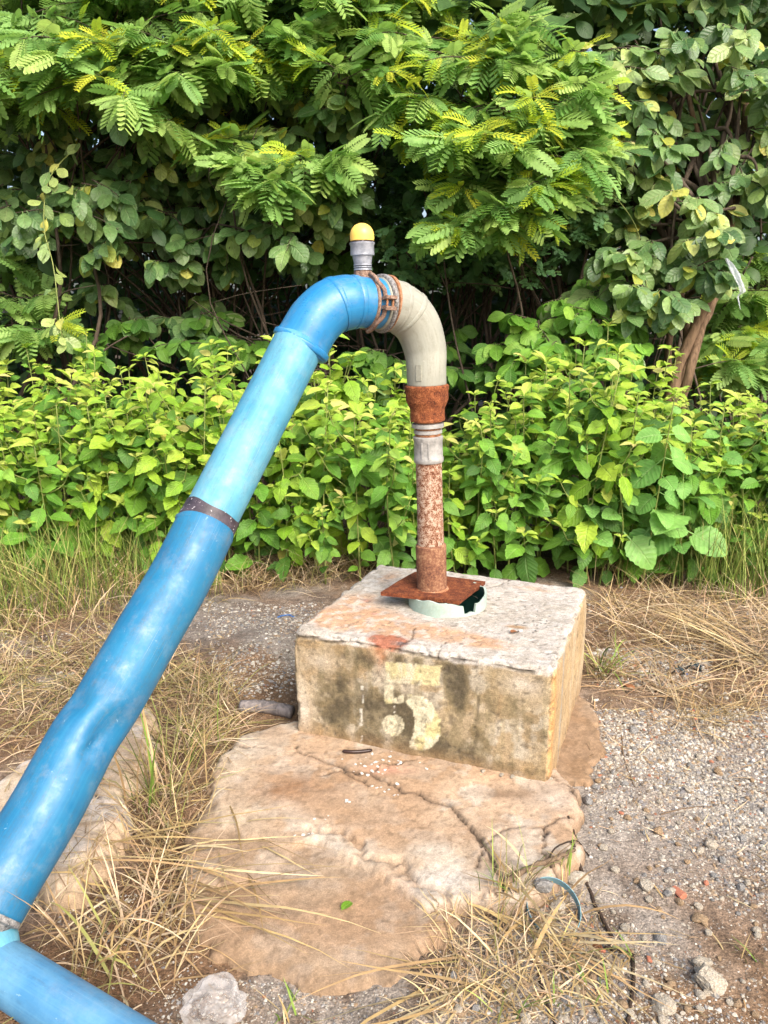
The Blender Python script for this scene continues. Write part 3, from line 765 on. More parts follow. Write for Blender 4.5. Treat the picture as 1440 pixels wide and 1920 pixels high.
# ------------------------------------------------------------------ the pipe: plate, riser, elbows, long blue pipe
def build_pipe():
    base = at_z(810, 1103, BH + .055)
    top = at_d(800, 716, 0); r = ray(800, 716)
    # riser top: same forward distance as the base, leaning a little to the left
    k = (base[1] - .01) / r[1]; top = np.array([0, 0, CAM_H]) + r * k
    ax = (top - base); LZ = np.linalg.norm(ax); ax /= LZ
    root = empty('water_pipe', tuple(base), 'bent blue and grey water pipe rising from the well on a rusty riser', 'pipe')
    off = base
    def part(name, acc, mat, parent=None, sharp=True, off_=None):
        me = acc.mesh(name, off)
        if sharp: auto_smooth(me)
        return add(name, me, mat, parent or root)
    def hz(py):                                   # height along the riser axis of an image row
        rr = ray(805, py); t = base[1] / rr[1]; return (CAM_H + rr[2] * t - base[2]) / ax[2]
    # base plate
    zc = BH + .052
    C = [at_z(*p, zc) for p in ((714, 1112), (778, 1075), (910, 1088), (860, 1129))]
    tl = [0, .004, .004, 0]
    n = 10; V = []
    for s in (0, 1):
        for i in range(n + 1):
            for j in range(n + 1):
                a, b = i / n, j / n
                p = (C[0] * (1 - a) + C[1] * a) * (1 - b) + (C[3] * (1 - a) + C[2] * a) * b
                z = .0035 * math.sin(a * 2.5 + b * 2) + .004 * (1 - b)
                V.append(p + np.array([random.uniform(-.0012, .0012), random.uniform(-.0012, .0012), z - (0 if s else .013)]))
    F = []; m = (n + 1) ** 2; g = lambda s, i, j: s * m + i * (n + 1) + j
    for i in range(n):
        for j in range(n):
            F.append([g(1, i, j), g(1, i, j + 1), g(1, i + 1, j + 1), g(1, i + 1, j)][::-1]); F.append([g(0, i, j), g(0, i, j + 1), g(0, i + 1, j + 1), g(0, i + 1, j)])
    for i in range(n):
        F += [[g(0, i, 0), g(0, i + 1, 0), g(1, i + 1, 0), g(1, i, 0)], [g(0, i, n), g(1, i, n), g(1, i + 1, n), g(0, i + 1, n)],
              [g(0, 0, i), g(1, 0, i), g(1, 0, i + 1), g(0, 0, i + 1)], [g(0, n, i), g(0, n, i + 1), g(1, n, i + 1), g(1, n, i)]]
    plate = part('base_plate', Acc().put(V, F), M['rust_plate']); tag(plate, 'square rusty steel plate')
    R = .0455
    h0 = hz(1100) - .02
    b2 = base - ax * .02
    def P(py): return hz(py) + .02
    # weld bead, drop pipe going down the well
    part('weld_bead', Acc().put(*lathe([(R + .006, P(1104) - .012), (R + .016, P(1104) - .004), (R + .012, P(1104) + .003), (R + .007, P(1104) + .008)], b2, ax, 40)), M['joint'])
    part('drop_pipe', Acc().put(*lathe([(R, -.35), (R, .0)], b2, ax, 28)), M['rust_sleeve'])
    sl = [(R + .0075, 0), (R + .0075, P(1045)), (R + .0085, P(1024)), (R + .0075, P(1021)), (R + .001, P(1019))]
    tag(part('sleeve', Acc().put(*lathe(sl, b2, ax, 40)), M['rust_sleeve']), 'brown rusty steel sleeve')
    # riser bulges a little towards its foot
    rp = []
    for i in range(24):
        f = i / 23; py = 1021 + (862 - 1021) * f
        rp.append((R + .001 - .0035 * (1 - abs(f - .0) ** .5) * 0 - .001 * math.sin(f * PI) - .0015 * f, P(py)))
    tag(part('riser', Acc().put(*lathe(rp, b2, ax, 40)), M['rust_speck']), 'galvanised riser speckled with rust')
    rim = lambda r0, y0, y1, d=.003: [(r0, P(y0)), (r0 + d, P(y0) + .002), (r0 + d, P(y1) - .002), (r0, P(y1))]
    cp = part('coupling', Acc().put(*lathe([(R - .001, P(866)), (R + .004, P(865)), (R + .0055, P(862)), (R + .0055, P(858)), (R + .0035, P(855)), (R + .003, P(826)), (R + .0052, P(823)), (R + .0052, P(818)), (R + .003, P(817)), (R - .004, P(816))], b2, ax, 40)), M['galv'])
    d_ = np.array([-.25, -1, 0]); d_ /= np.linalg.norm(d_); sx = np.cross(d_, ax)
    pc = b2 + ax * (P(842))
    for q in (-.010, .012):
        part('coupling_rib', Acc().put(*box(pc + sx * q + d_ * (R + .003), sx * .0022, d_ * .002, ax * (P(828) - P(858)) / 2)), M['galv'], cp)
    part('thread', Acc().put(*lathe([(R - .004, P(818)), (R - .001, P(814)), (R - .004, P(810)), (R - .001, P(806)), (R - .004, P(802)), (R - .002, P(790)), (R - .002, P(786))], b2, ax, 40)), M['joint'])
    part('lock_ring', Acc().put(*lathe([(R - .003, P(812)), (R + .004, P(811)), (R + .004, P(805)), (R - .003, P(804))], b2, ax, 10)), M['galv'])
    part('lock_ring', Acc().put(*lathe([(R - .003, P(801)), (R + .0095, P(800)), (R + .0095, P(793)), (R - .003, P(791))], b2, ax, 12)), M['galv'])
    rd = [(R - .004, P(789)), (R + .012, P(788)), (R + .013, P(784)), (R + .012, P(770)), (R + .0135, P(764)), (R + .022, P(754)), (R + .0255, P(748)), (R + .0255, P(732)), (R + .028, P(729)), (R + .028, P(723)), (R + .024, P(721)), (R + .014, P(720))]
    tag(part('reducer', Acc().put(*lathe(rd, b2, ax, 44)), M['rust']), 'cup shaped orange rusted reducer')
    # ---- grey elbow: sweeps up, then left and towards the viewer
    eb = b2 + ax * P(722)
    dr_ = pix(b2 + ax * P(690))[2]
    dd_ = lambda f_: dr_ + (2.345 - dr_) * f_
    e_pts = [eb, b2 + ax * P(690), at_d(797, 655, dd_(.03)), at_d(783, 612, dd_(.12)), at_d(757, 582, dd_(.28)), at_d(727, 571, dd_(.46)), at_d(708, 569.5, dd_(.56))]
    ep = spline(e_pts, 46)
    f = np.linspace(0, 1, 46)
    er = .0655 + .0135 * sstep(.10, .70, f) + .0025 * sstep(.74, .80, f)

    grey = part('grey_elbow', Acc().put(*tube(ep, er, 40)), M['grey_pipe'], sharp=False)
    def ring_at(t0, t1, r0, dr, path, rad):
        n_ = len(path) - 1
        ia = np.linspace(t0 * n_, t1 * n_, 8); Pq = np.array([path[int(min(i, n_ - 1e-6))] * (1 - (i % 1)) + path[min(int(i) + 1, n_)] * (i % 1) for i in ia])
        rr = np.interp(ia, np.arange(n_ + 1), rad) + r0
        rr = rr + dr * np.array([0, .8, 1, 1, 1, 1, .8, 0]); 
        return tube(Pq, rr, 40)
    part('socket_rim', Acc().put(*ring_at(.60, .64, .0005, .0022, ep, er)), M['grey_pipe'], grey)
    part('socket_rim', Acc().put(*ring_at(.72, .755, .0005, .002, ep, er)), M['grey_pipe'], grey)
    nb = ep[6] + np.array([-.03, -.062, 0]); 
    a6 = np.array([-.43, -.9, .0]); s6 = np.cross(a6, ax)
    bossc = ep[6] + a6 * .0655
    part('mould_mark', Acc().put(*box(bossc, s6 * .009, a6 * .0022, ax * .026)), M['grey_pipe'], grey)
    # ---- blue elbow
    b_pts = [at_d(712, 569.5, dd_(.54)), at_d(690, 568, dd_(.66)), at_d(655, 567, dd_(.82)), at_d(622, 575, dd_(.93)), at_d(593, 600, dd_(.985)), at_d(574, 630, dd_(1.0)), at_d(560, 655, dd_(1.0))]
    bp = spline(b_pts, 50); f = np.linspace(0, 1, 50)
    br = .0775 + .0055 * sstep(.30, .34, f) + .002 * sstep(.86, .9, f) - .0 * f
    blue = part('blue_elbow', Acc().put(*tube(bp, br, 44)), M['blue_elbow'], sharp=False)
    part('elbow_lip', Acc().put(*ring_at(.90, .985, .001, .006, bp, br)), M['blue_elbow'], blue)
    part('moulded_ring', Acc().put(*ring_at(.27, .31, .001, .003, bp, br)), M['blue_elbow'], blue)
    part('moulded_ring', Acc().put(*ring_at(.44, .475, .0, .0025, bp, br)), M['blue_elbow'], blue)
    part('glue_line', Acc().put(*ring_at(.978, 1.0, -.004, .0035, bp, br)), M['glue'], blue)
    # ---- joint rings and the clamp carrying the vent
    part('joint_ring', Acc().put(*ring_at(.845, .875, .001, .0075, ep, er)), M['joint'])
    part('gasket_band', Acc().put(*ring_at(.885, .965, .001, .0085, ep, er)), M['gasket'])
    cl = Acc()
    sad = root
    s_ring = part('saddle_clamp', Acc().put(*ring_at(.165, .195, .001, .005, bp, br)), M['clamp'])
    # raised diagonal straps + bolted ears facing the viewer
    nb_ = len(bp); i0 = 5
    Tm = bp[9] - bp[2]; Tm /= np.linalg.norm(Tm)
    Nc = np.array([.55, -1, 0]); Nc -= Tm * np.dot(Nc, Tm); Nc /= np.linalg.norm(Nc)          # faces the viewer
    Up = np.cross(Tm, Nc); Up *= np.sign(Up[2])
    def around(i, ang, rr): 
        return bp[i] + (math.cos(ang) * Nc + math.sin(ang) * Up) * rr
    for sg in (1, -1):
        A = Acc(); ptsS = []
        for q in range(9):
            w_ = q / 8; ang = sg * (.10 + 1.35 * w_); idx = int(round(6 + 2.6 * min(1, w_ * 2)))
            ptsS.append(around(idx, ang, br[idx] + .010))
        A.put(*tube(spline(ptsS, 24), np.full(24, .0068), 10))
        part('strap', A, M['clamp'], s_ring)
        E = around(5, sg * .16, br[5] + .016)
        tdir = -math.sin(sg * .16) * Nc + math.cos(sg * .16) * Up; rdir = math.cos(sg * .16) * Nc + math.sin(sg * .16) * Up
        ear = part('ear', Acc().put(*box(E, Tm * .020, rdir * .012, tdir * .005)), M['clamp'], s_ring)
    bc = around(5, 0, br[5] + .018)
    for q in (-.011, .011):
        part('bolt', Acc().put(*lathe([(.0035, -.022), (.0065, -.022), (.0065, -.013), (.0035, -.013), (.0035, .013), (.0065, .013), (.0065, .021), (.0, .022)], bc + Tm * q, Up, 6)), M['joint'], s_ring)
    # ---- vent valve on top of the clamp
    vb = bp[7].copy(); vt = np.array([-.02, .0, 1.0]); vt /= np.linalg.norm(vt)
    # keep the vent on the photographed line
    rr = ray(679, 500); kk = vb[1] / rr[1]; vx = rr[0] * kk; vb[0] = vx + .004
    def vz(py): q = ray(679, py); return CAM_H + q[2] * (vb[1] / q[1]) - vb[2]
    sc = np.linalg.norm(vb - np.array([0, 0, CAM_H])) / FPX * .985
    vent = part('vent_valve', Acc().put(*lathe([(10.5 * sc, vz(498)), (15.5 * sc, vz(496)), (18 * sc, vz(482)), (18.2 * sc, vz(480)), (21.5 * sc, vz(479)), (21.7 * sc, vz(476)), (21.5 * sc, vz(460)), (22.8 * sc, vz(458)), (22.8 * sc, vz(455)), (19 * sc, vz(454.5))], vb, vt, 36)), M['zinc'])
    part('vent_boss', Acc().put(*lathe([(30 * sc, vz(534)), (25 * sc, vz(528)), (18.5 * sc, vz(522)), (17 * sc, vz(518)), (16.6 * sc, vz(508)), (13 * sc, vz(507))], vb, vt, 8)), M['clamp'], vent)
    for y0, y1 in ((507, 503.5), (502.5, 499.5), (498.5, 495.5)):
        part('thread_ring', Acc().put(*lathe([(13 * sc, vz(y0)), (16.5 * sc, vz(y0) + .0005), (16.5 * sc, vz(y1) - .0005), (13 * sc, vz(y1))], vb, vt, 32)), M['zinc'], vent)
    R2 = 21.8 * sc; zc0 = vz(452.5); ztop = vz(418)
    part('seal_ring', Acc().put(*lathe([(19 * sc, vz(455.2)), (21.2 * sc, vz(454.8)), (21.2 * sc, vz(452.8)), (18 * sc, vz(452.4))], vb, vt, 32)), M['tape'], vent)
    dome_ = [(R2 * .93, zc0), (R2, zc0 + .002), (R2 * 1.0, ztop - R2)]
    for q in range(1, 13): dome_.append((max(R2 * math.cos(q / 12 * PI / 2), .0004), ztop - R2 + R2 * math.sin(q / 12 * PI / 2)))
    tag(part('ball_cap', Acc().put(*lathe(dome_, vb, vt, 40)), M['yellow'], vent), 'round yellow cap')
    # ---- long blue pipe, upper length
    d0, d1 = 2.345, 2.13
    A0, A1 = at_d(571, 624, d0), at_d(384, 990, d1)
    up = np.array([A0 + (A1 - A0) * t for t in np.linspace(.065, 1.06, 24)])
    tag(part('upper_pipe', Acc().put(*tube(up, .0765, 44)), M['blue_faded'], sharp=False), 'faded light blue pipe length')
    # ---- lower length with the flared socket and the dent
    lpx = [(384, 990), (376, 1008), (336, 1087), (284, 1176), (239, 1255), (197, 1326), (159, 1382), (123, 1448), (77, 1532), (10, 1640), (-27, 1702)]
    l_pts = [at_d(a, b, 2.13 + (1.645 - 2.13) * ((b - 990) / (1702 - 990)) ** .92) for a, b in lpx]
    lp = spline(l_pts, 120); f = np.linspace(0, 1, 120)
    lr = .0825 - .001 * sstep(0, .5, f) + .001 * f
    cen = spline(l_pts, 400)
    def warp(V):
        # kink: a pressed-in crease on the right flank with a swollen lip above it, a shoulder on the left
        V = V.copy()
        def near(p): c0 = cen[np.argmin(((cen - p) ** 2).sum(1))]; return c0
        def skin(px, py): 
            c0 = cen[np.argmin([abs(pix(c)[0] - px) + abs(pix(c)[1] - py) for c in cen])]
            d = pix(c0)[2] - .065; return at_d(px, py, d)
        line = [skin(262, 1338), skin(232, 1368), skin(206, 1390), skin(172, 1412)]
        depth = [.046, .085, .070, .014]
        Lp = spline(line, 30); Ld = np.interp(np.linspace(0, 1, 30), np.linspace(0, 1, 4), depth)
        D = np.linalg.norm(V[:, None, :] - Lp[None], axis=2); k = D.argmin(1); dm = D.min(1)
        inw = near(Lp[12]) - Lp[12]; inw /= np.linalg.norm(inw)
        V += (Ld[k] * np.exp(-(dm / .017) ** 2))[:, None] * inw
        V += (Ld[k] * .42 * np.exp(-(dm / .06) ** 2))[:, None] * inw
        up_ = skin(236, 1322); g = np.exp(-((V - up_) ** 2).sum(1) / .05 ** 2); V -= g[:, None] * inw * .011
        sh = skin(146, 1318); o_ = sh - near(sh); o_ /= np.linalg.norm(o_); sh = near(sh) + o_ * .08
        g = np.exp(-((V - sh) ** 2).sum(1) / .035 ** 2); V -= g[:, None] * o_ * .013
        return V
    low = part('lower_pipe', Acc().put(*tube(lp, lr, 56, caps=True, warp=warp)), M['blue_lower'], sharp=False)
    tag(low, 'deep blue pipe length, dented halfway')
    T0 = (lp[1] - lp[0]) / np.linalg.norm(lp[1] - lp[0])
    T0 = (A1 - A0) / np.linalg.norm(A1 - A0)
    band = np.array([lp[0] - T0 * .050 + T0 * .062 * q for q in np.linspace(0, 1, 10)])
    def ragged(V):
        a = np.arange(44) / 44 * 2 * PI; V = V.copy()
        V[:44] += T0 * (.004 * np.sin(a * 2 + 1) + .002 * np.sin(a * 5))[:, None]; V[44:88] += T0 * (.001 * np.sin(a * 2 + 1))[:, None]
        return V
    part('tape_band', Acc().put(*tube(band, .0792 + .0030 * sstep(0, 1, np.linspace(0, 1, 10)), 44, warp=ragged)), M['tape'])
    part('socket_lip', Acc().put(*tube(np.array([lp[0] - T0 * .002, lp[0] + T0 * .001, lp[0] + T0 * .006, lp[0] + T0 * .012]), np.array([.0805, .0845, .0848, .083]), 44)), M['blue_lower'], low)
    # ---- stub and the mitred length lying on the ground
    T1 = (lp[-1] - lp[-4]) / np.linalg.norm(lp[-1] - lp[-4])
    end = lp[-1]
    J = at_z(-16, 1805, .035)
    g1 = at_z(200, 1944, .03); g0 = J
    gd = (g1 - g0); gd[2] *= .6; gd /= np.linalg.norm(gd)
    J2 = g0
    part('collar_end', Acc().put(*lathe([(.064, -.02), (.0815, -.012), (.0835, .0), (.070, .004), (.064, .016)], end + T1 * .012, T1, 44)), M['gasket'])
    stub = np.array([end - T1 * .02, end + T1 * .03, J2 + (end - J2) * .35, J2 + np.array([0, 0, -.004])])
    part('stub_pipe', Acc().put(*tube(spline(stub, 14), .0565, 40)), M['blue_faded'], sharp=False)
    gp = np.array([J2 - gd * .005 + gd * s_ for s_ in np.linspace(0, 1.1, 30)])
    tag(part('ground_pipe', Acc().put(*tube(gp, .0565, 44)), M['blue_ground'], sharp=False), 'pale blue pipe length on the ground')
build_pipe()

#@@VEG
# ================================================================== vegetation
def leaf_tmpl(L=1.0, W=.6, n=8, peak=.42, b=.85, fold=.2, droop=.35, serr=0.0, pet=.22, wave=0.0, pw=.02, heart=0.0):
    t = np.linspace(0, 1, n + 1)
    a = math.log(.5) / math.log(peak)
    w = W / 2 * np.sin(PI * np.clip(t, 1e-4, 1 - 1e-4) ** a) ** b
    w[0] = W * heart; w[-1] = .002
    w = w * (1 + serr * np.where(np.arange(n + 1) % 2 == 0, -1, 1) * (np.arange(n + 1) > 0) * (np.arange(n + 1) < n))
    y = pet + L * np.sin(droop * t) / droop; z = -L * (1 - np.cos(droop * t)) / droop
    wv = wave * np.sin(t * 9)
    C = np.stack([0 * t, y, z], -1)
    Lf = np.stack([-w, y - heart * (1 - t) ** 6 * .5, z + w * fold + wv * w], -1); Rt = np.stack([w, y - heart * (1 - t) ** 6 * .5, z + w * fold - wv * w], -1)
    V = np.concatenate([C, Lf, Rt]); m = n + 1
    F = []
    for i in range(n):
        F += [[i, i + 1, m + i + 1, m + i], [2 * m + i, 2 * m + i + 1, i + 1, i]]
    uv = np.concatenate([np.stack([0 * t + .5, t], -1), np.stack([0 * t, t], -1), np.stack([0 * t + 1, t], -1)])
    if pet > 0:
        k = len(V)
        V = np.concatenate([V, [[-pw, 0, .02], [pw, 0, .02], [pw, pet + .02, -.004], [-pw, pet + .02, -.004]]]); F.append([k, k + 1, k + 2, k + 3])
        uv = np.concatenate([uv, np.tile([[.5, .02]], (4, 1))])
    return V, np.array(F), uv
def frond_tmpl(pairs=9, ll=.22, lw=.075, arch=.5, young=False):
    """pinnate leaf of unit length along +Y"""
    V, F, uv = [], [], []
    def pt(s): return np.array([0, math.sin(arch * s) / arch, -(1 - math.cos(arch * s)) / arch])
    k = 0
    for i in range(5):                                # rachis
        p = pt(i / 4); w = .009 * (1 - .6 * i / 4)
        V += [p + [-w, 0, 0], p + [w, 0, 0]]; uv += [[.5, .5]] * 2
        if i: F.append([k - 2, k - 1, k + 1, k])
        k += 2
    for i in range(pairs):
        s = .16 + .82 * (i + .5) / pairs; p = pt(s)
        l = ll * (.72 + .45 * math.sin(PI * (i + .8) / (pairs + .8))); w = lw * (.8 + .3 * math.sin(PI * i / pairs))
        for sg in (-1, 1):
            ang = math.radians(66 - 24 * i / pairs) if not young else math.radians(48 - 15 * i / pairs)
            d = np.array([sg * math.sin(ang), math.cos(ang), -.18 if not young else -.1]); d /= np.linalg.norm(d)
            q = np.array([math.cos(ang), -sg * math.sin(ang), .0]) * sg
            up = np.array([0, 0, .012])
            V += [p, p + d * l * .22 + q * w * .40 + up, p + d * l * .78 + q * w * .5, p + d * l * .97 + q * w * .2, p + d * l * .97 - q * w * .2, p + d * l * .78 - q * w * .5, p + d * l * .22 - q * w * .40 + up]
            uv += [[.5, 0], [0, .25], [0, .75], [.3, 1], [.7, 1], [1, .75], [1, .25]]
            F += [[k, k + 1, k + 2, k + 3], [k, k + 3, k + 4, k + 4], [k, k + 4, k + 5, k + 6]]; k += 7
    Q = np.array([f for f in F if len(set(f)) == 4]); T = np.array([[f[0], f[1], f[2]] for f in F if len(set(f)) == 3])
    return np.array(V, float), np.concatenate([np.concatenate([Q[:, [0, 1, 2]], Q[:, [0, 2, 3]]]), T]), np.array(uv, float)
def sprig_tmpl(n=7, seed=0):
    """twiglet with small round leaflets, unit length"""
    r = np.random.default_rng(seed); V, F, uv = [], [], []; k = 0
    for i in range(2):
        V += [[-.008, i, 0], [.008, i, 0]]; uv += [[.5, .5]] * 2
    F.append([0, 1, 3, 2]); k = 4
    for i in range(n):
        s = .25 + .75 * i / (n - 1); p = np.array([0, s, 0])
        for sg in ((-1, 1) if i < n - 1 else (1,)):
            ang = r.uniform(.7, 1.2) if i < n - 1 else 0
            d = np.array([sg * math.sin(ang), math.cos(ang), r.uniform(-.5, .3)]); q = np.array([math.cos(ang), -sg * math.sin(ang), r.uniform(-.3, .3)])
            l, w = .26 * r.uniform(.8, 1.15), .17
            V += [p, p + d * l * .35 + q * w * .48, p + d * l * .8 + q * w * .5, p + d * l, p + d * l * .8 - q * w * .5, p + d * l * .35 - q * w * .48]
            uv += [[.5, 0], [0, .3], [0, .75], [.5, 1], [1, .75], [1, .3]]
            F += [[k, k + 1, k + 2, k + 3], [k, k + 3, k + 4, k + 5]]; k += 6
    return np.array(V, float), np.array(F), np.array(uv, float)
TM = {
    'weed': [leaf_tmpl(1, .62, 10, .40, .80, .22, .5, .07), leaf_tmpl(1, .56, 10, .38, .85, .34, .8, .08, wave=.15), leaf_tmpl(1, .66, 10, .42, .8, .10, .35, .06, wave=.1), leaf_tmpl(1, .58, 10, .36, .85, -.12, .7, .07)],
    'tip': [leaf_tmpl(1, .46, 6, .42, .9, .45, .4, .05, pet=.08), leaf_tmpl(1, .40, 6, .40, .9, .55, .8, .05, pet=.08)],
    'big': [leaf_tmpl(1, .92, 12, .36, .62, .12, .45, .045, pet=.35, heart=.16), leaf_tmpl(1, .84, 12, .36, .65, .2, .8, .05, pet=.35, heart=.14, wave=.1)],
    'broad': [leaf_tmpl(1, .60, 7, .52, .72, .16, .35, 0, pet=.12), leaf_tmpl(1, .55, 7, .50, .75, .30, .7, 0, pet=.12, wave=.12), leaf_tmpl(1, .64, 7, .55, .72, -.1, .5, 0, pet=.12)],
    'frond': [frond_tmpl(8, .28, .095, .5), frond_tmpl(7, .30, .105, 1.1), frond_tmpl(10, .24, .08, .25)],
    'frond_y': [frond_tmpl(9, .20, .065, 1.0, True), frond_tmpl(8, .18, .06, .5, True)],
    'sprig': [sprig_tmpl(6, 1), sprig_tmpl(7, 2), sprig_tmpl(5, 3)],
}
TMESH = {}
def tmesh(kind, i, mat):
    key = (kind, i, mat)
    if key not in TMESH:
        V, F, uv = TM[kind][i]
        me = make_mesh(kind + '_leaf', V, F, uv=uv, rnd=np.zeros(len(V))); me.materials.append(M[mat]); TMESH[key] = me
    return TMESH[key]
def basis(d, nrm):
    d = d / (np.linalg.norm(d) + 1e-9); x = np.cross(d, nrm); x = x / (np.linalg.norm(x) + 1e-9); z = np.cross(x, d)
    return x, d, z
def unit(v): v = np.asarray(v, float); return v / (np.linalg.norm(v) + 1e-9)
TOCAM = np.array([0, -1.0, .0])
PARTNAME = {'weed': 'leaf', 'tip': 'leaf', 'big': 'leaf', 'broad': 'leaf', 'frond': 'frond', 'frond_y': 'frond', 'sprig': 'sprig'}
def leaf_obj(root, L):
    kind, i, mat, pos, d, nrm, s = L
    x, y, z = basis(d, nrm)
    p = pos - np.array(root.location)
    o = bpy.data.objects.new(PARTNAME[kind], tmesh(kind, i, mat)); COL.objects.link(o); o.parent = root
    o.matrix_basis = Matrix(((x[0] * s, y[0] * s, z[0] * s, p[0]), (x[1] * s, y[1] * s, z[1] * s, p[1]), (x[2] * s, y[2] * s, z[2] * s, p[2]), (0, 0, 0, 1)))
def tri(Fs): return np.concatenate([f if f.shape[1] == 3 else np.stack([f[:, [0, 1, 2]], f[:, [0, 2, 3]]], 1).reshape(-1, 3) for f in Fs])
def leaf_mass(name, Ls, root=None, off=(0, 0, 0)):
    """joined foliage, one object per material set -> one mesh with several materials"""
    mats = sorted(set(l[2] for l in Ls)); Vs, uvs, rs, Fs, mi = [], [], [], [], []; n = 0
    for kind, i, mat, pos, d, nrm, s in Ls:
        V, F, uv = TM[kind][i]; x, y, z = basis(d, nrm)
        Vs.append((V @ np.stack([x, y, z])) * s + (pos - np.asarray(off))); uvs.append(uv); rs.append(np.full(len(V), random.random())); Fs.append(F + n); n += len(V)
        mi.append(np.full(len(F) * (F.shape[1] - 2), mats.index(mat)))
    me = make_mesh(name, np.concatenate(Vs), tri(Fs), uv=np.concatenate(uvs), rnd=np.concatenate(rs))
    for m in mats: me.materials.append(M[m])
    me.polygons.foreach_set('material_index', np.concatenate(mi).astype(np.int32))
    o = add(name, me, None, root)
    tag(o, kind='stuff')
    return o
def settle(root, Ls, most=290, mass='foliage'):
    """the leaves nearest the viewer and in the frame are parts of their own, the rest is one mass"""
    sc = []
    for k, l in enumerate(Ls):
        x, y, dep = pix(l[3]); inside = -60 < x < 1500 and -60 < y < 1980
        sc.append((0 if inside else 1, dep / max(l[6], .02) * .25 + dep, k))
    sc.sort()
    ids = [k for _, _, k in sc]
    for k in ids[:most]: leaf_obj(root, Ls[k])
    rest = [Ls[k] for k in ids[most:]]
    if rest: leaf_mass(mass, rest, root, root.location)
def tubes_obj(name, curves, mat, root, sides=6):
    A = Acc()
    for P_, R_ in curves: A.put(*tube(P_, R_, sides))
    return add(name, A.mesh(name, np.array(root.location)), M[mat], root)
def rdir(zlo=-.3, zhi=.5):
    a = random.uniform(0, 2 * PI); z = random.uniform(zlo, zhi); h = math.sqrt(max(0, 1 - z * z))
    return np.array([h * math.cos(a), h * math.sin(a), z])

# ------------------------------------------------------------------ bank of lime-green weeds
def weed(x, y, H, S, lo, group, label, big=False, side=True):
    g = float(gh(x, y)); root = empty('leafy_weed', (x, y, g), label, 'weed', group)
    lean = np.array([random.uniform(-.12, .12), random.uniform(-.22, .03), 0])
    base = np.array([x, y, g]); tp = base + np.array([0, 0, H]) + lean * H
    st = spline([base, base + (tp - base) * .5 + np.array([random.uniform(-.03, .03), random.uniform(-.03, .03), 0]), tp], 12)
    curves = [(st, np.linspace(.006, .0025, 12))]
    Ls = []
    tone = 'weed' if random.random() < (.72 if x < .15 else .38) else 'weed_green'
    def shoot(path, f0, step, sz, a0, tipn=5):
        seg = np.linalg.norm(np.diff(path, axis=0), axis=1); cum = np.concatenate([[0], np.cumsum(seg)]); T = cum[-1]
        s = f0 * T; az = a0
        while s < T * .96:
            p = np.array([np.interp(s, cum, path[:, q]) for q in range(3)]); f = s / T
            size = sz * (1.05 if f < .6 else 1.05 - .62 * (f - .6) / .4) * random.uniform(.6, 1.25)
            for q in (0, 1):
                if random.random() < .07: continue
                a = az + q * PI + random.uniform(-.35, .35)
                el = random.uniform(-.95, .25) if f < .85 else random.uniform(-.1, .6)
                d = np.array([math.cos(a) * math.cos(el), math.sin(a) * math.cos(el), math.sin(el)])
                nrm = unit(np.array([random.uniform(-.8, .8), -.7 + random.uniform(-.6, .5), 1.0]))
                if big: Ls.append(('big', random.randrange(2), 'weed_big', p, d, nrm, size * 1.25))
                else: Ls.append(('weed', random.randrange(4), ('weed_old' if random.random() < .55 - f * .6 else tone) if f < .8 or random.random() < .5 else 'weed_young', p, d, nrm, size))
            az += PI / 2 + random.uniform(-.25, .25); s += step * random.uniform(.8, 1.25) * (1 if f < .75 else .6)
        p = path[-1]
        for q in range(tipn):
            a = q / tipn * 2 * PI + random.uniform(-.4, .4); el = random.uniform(-.1, .9)
            Ls.append(('tip', random.randrange(2), 'weed_young', p, np.array([math.cos(a) * math.cos(el), math.sin(a) * math.cos(el), math.sin(el)]), np.array([0, -.4, 1.0]), sz * random.uniform(.35, .75)))
    shoot(st, lo, .072 * (1.25 if big else 1), S, random.uniform(0, PI))
    if side:
        for q in range(random.randint(4, 6)):
            i = random.randint(2 if lo < .3 else 5, 9); p = st[i]; a = random.uniform(-PI, 0) if random.random() < .75 else random.uniform(0, PI)
            l = random.uniform(.12, .30)
            e = p + np.array([math.cos(a) * l * .8, math.sin(a) * l * .8, l * random.uniform(.5, 1.1)])
            pth = spline([p, (p + e) / 2 + np.array([math.cos(a) * .03, math.sin(a) * .03, -.01]), e], 6)
            curves.append((pth, np.linspace(.0035, .002, 6)))
            shoot(pth, .25, .06, S * .78, random.uniform(0, PI), 4)
    tubes_obj('stem', curves, 'stem', root, 5)
    for l in Ls: leaf_obj(root, l)
def topline(px):
    return np.interp(px, [0, 60, 130, 260, 400, 520, 640, 720, 780, 840, 930, 1010, 1090, 1180, 1260, 1340, 1440],
                    [690, 670, 622, 650, 645, 632, 632, 690, 735, 745, 700, 650, 615, 640, 690, 705, 715])
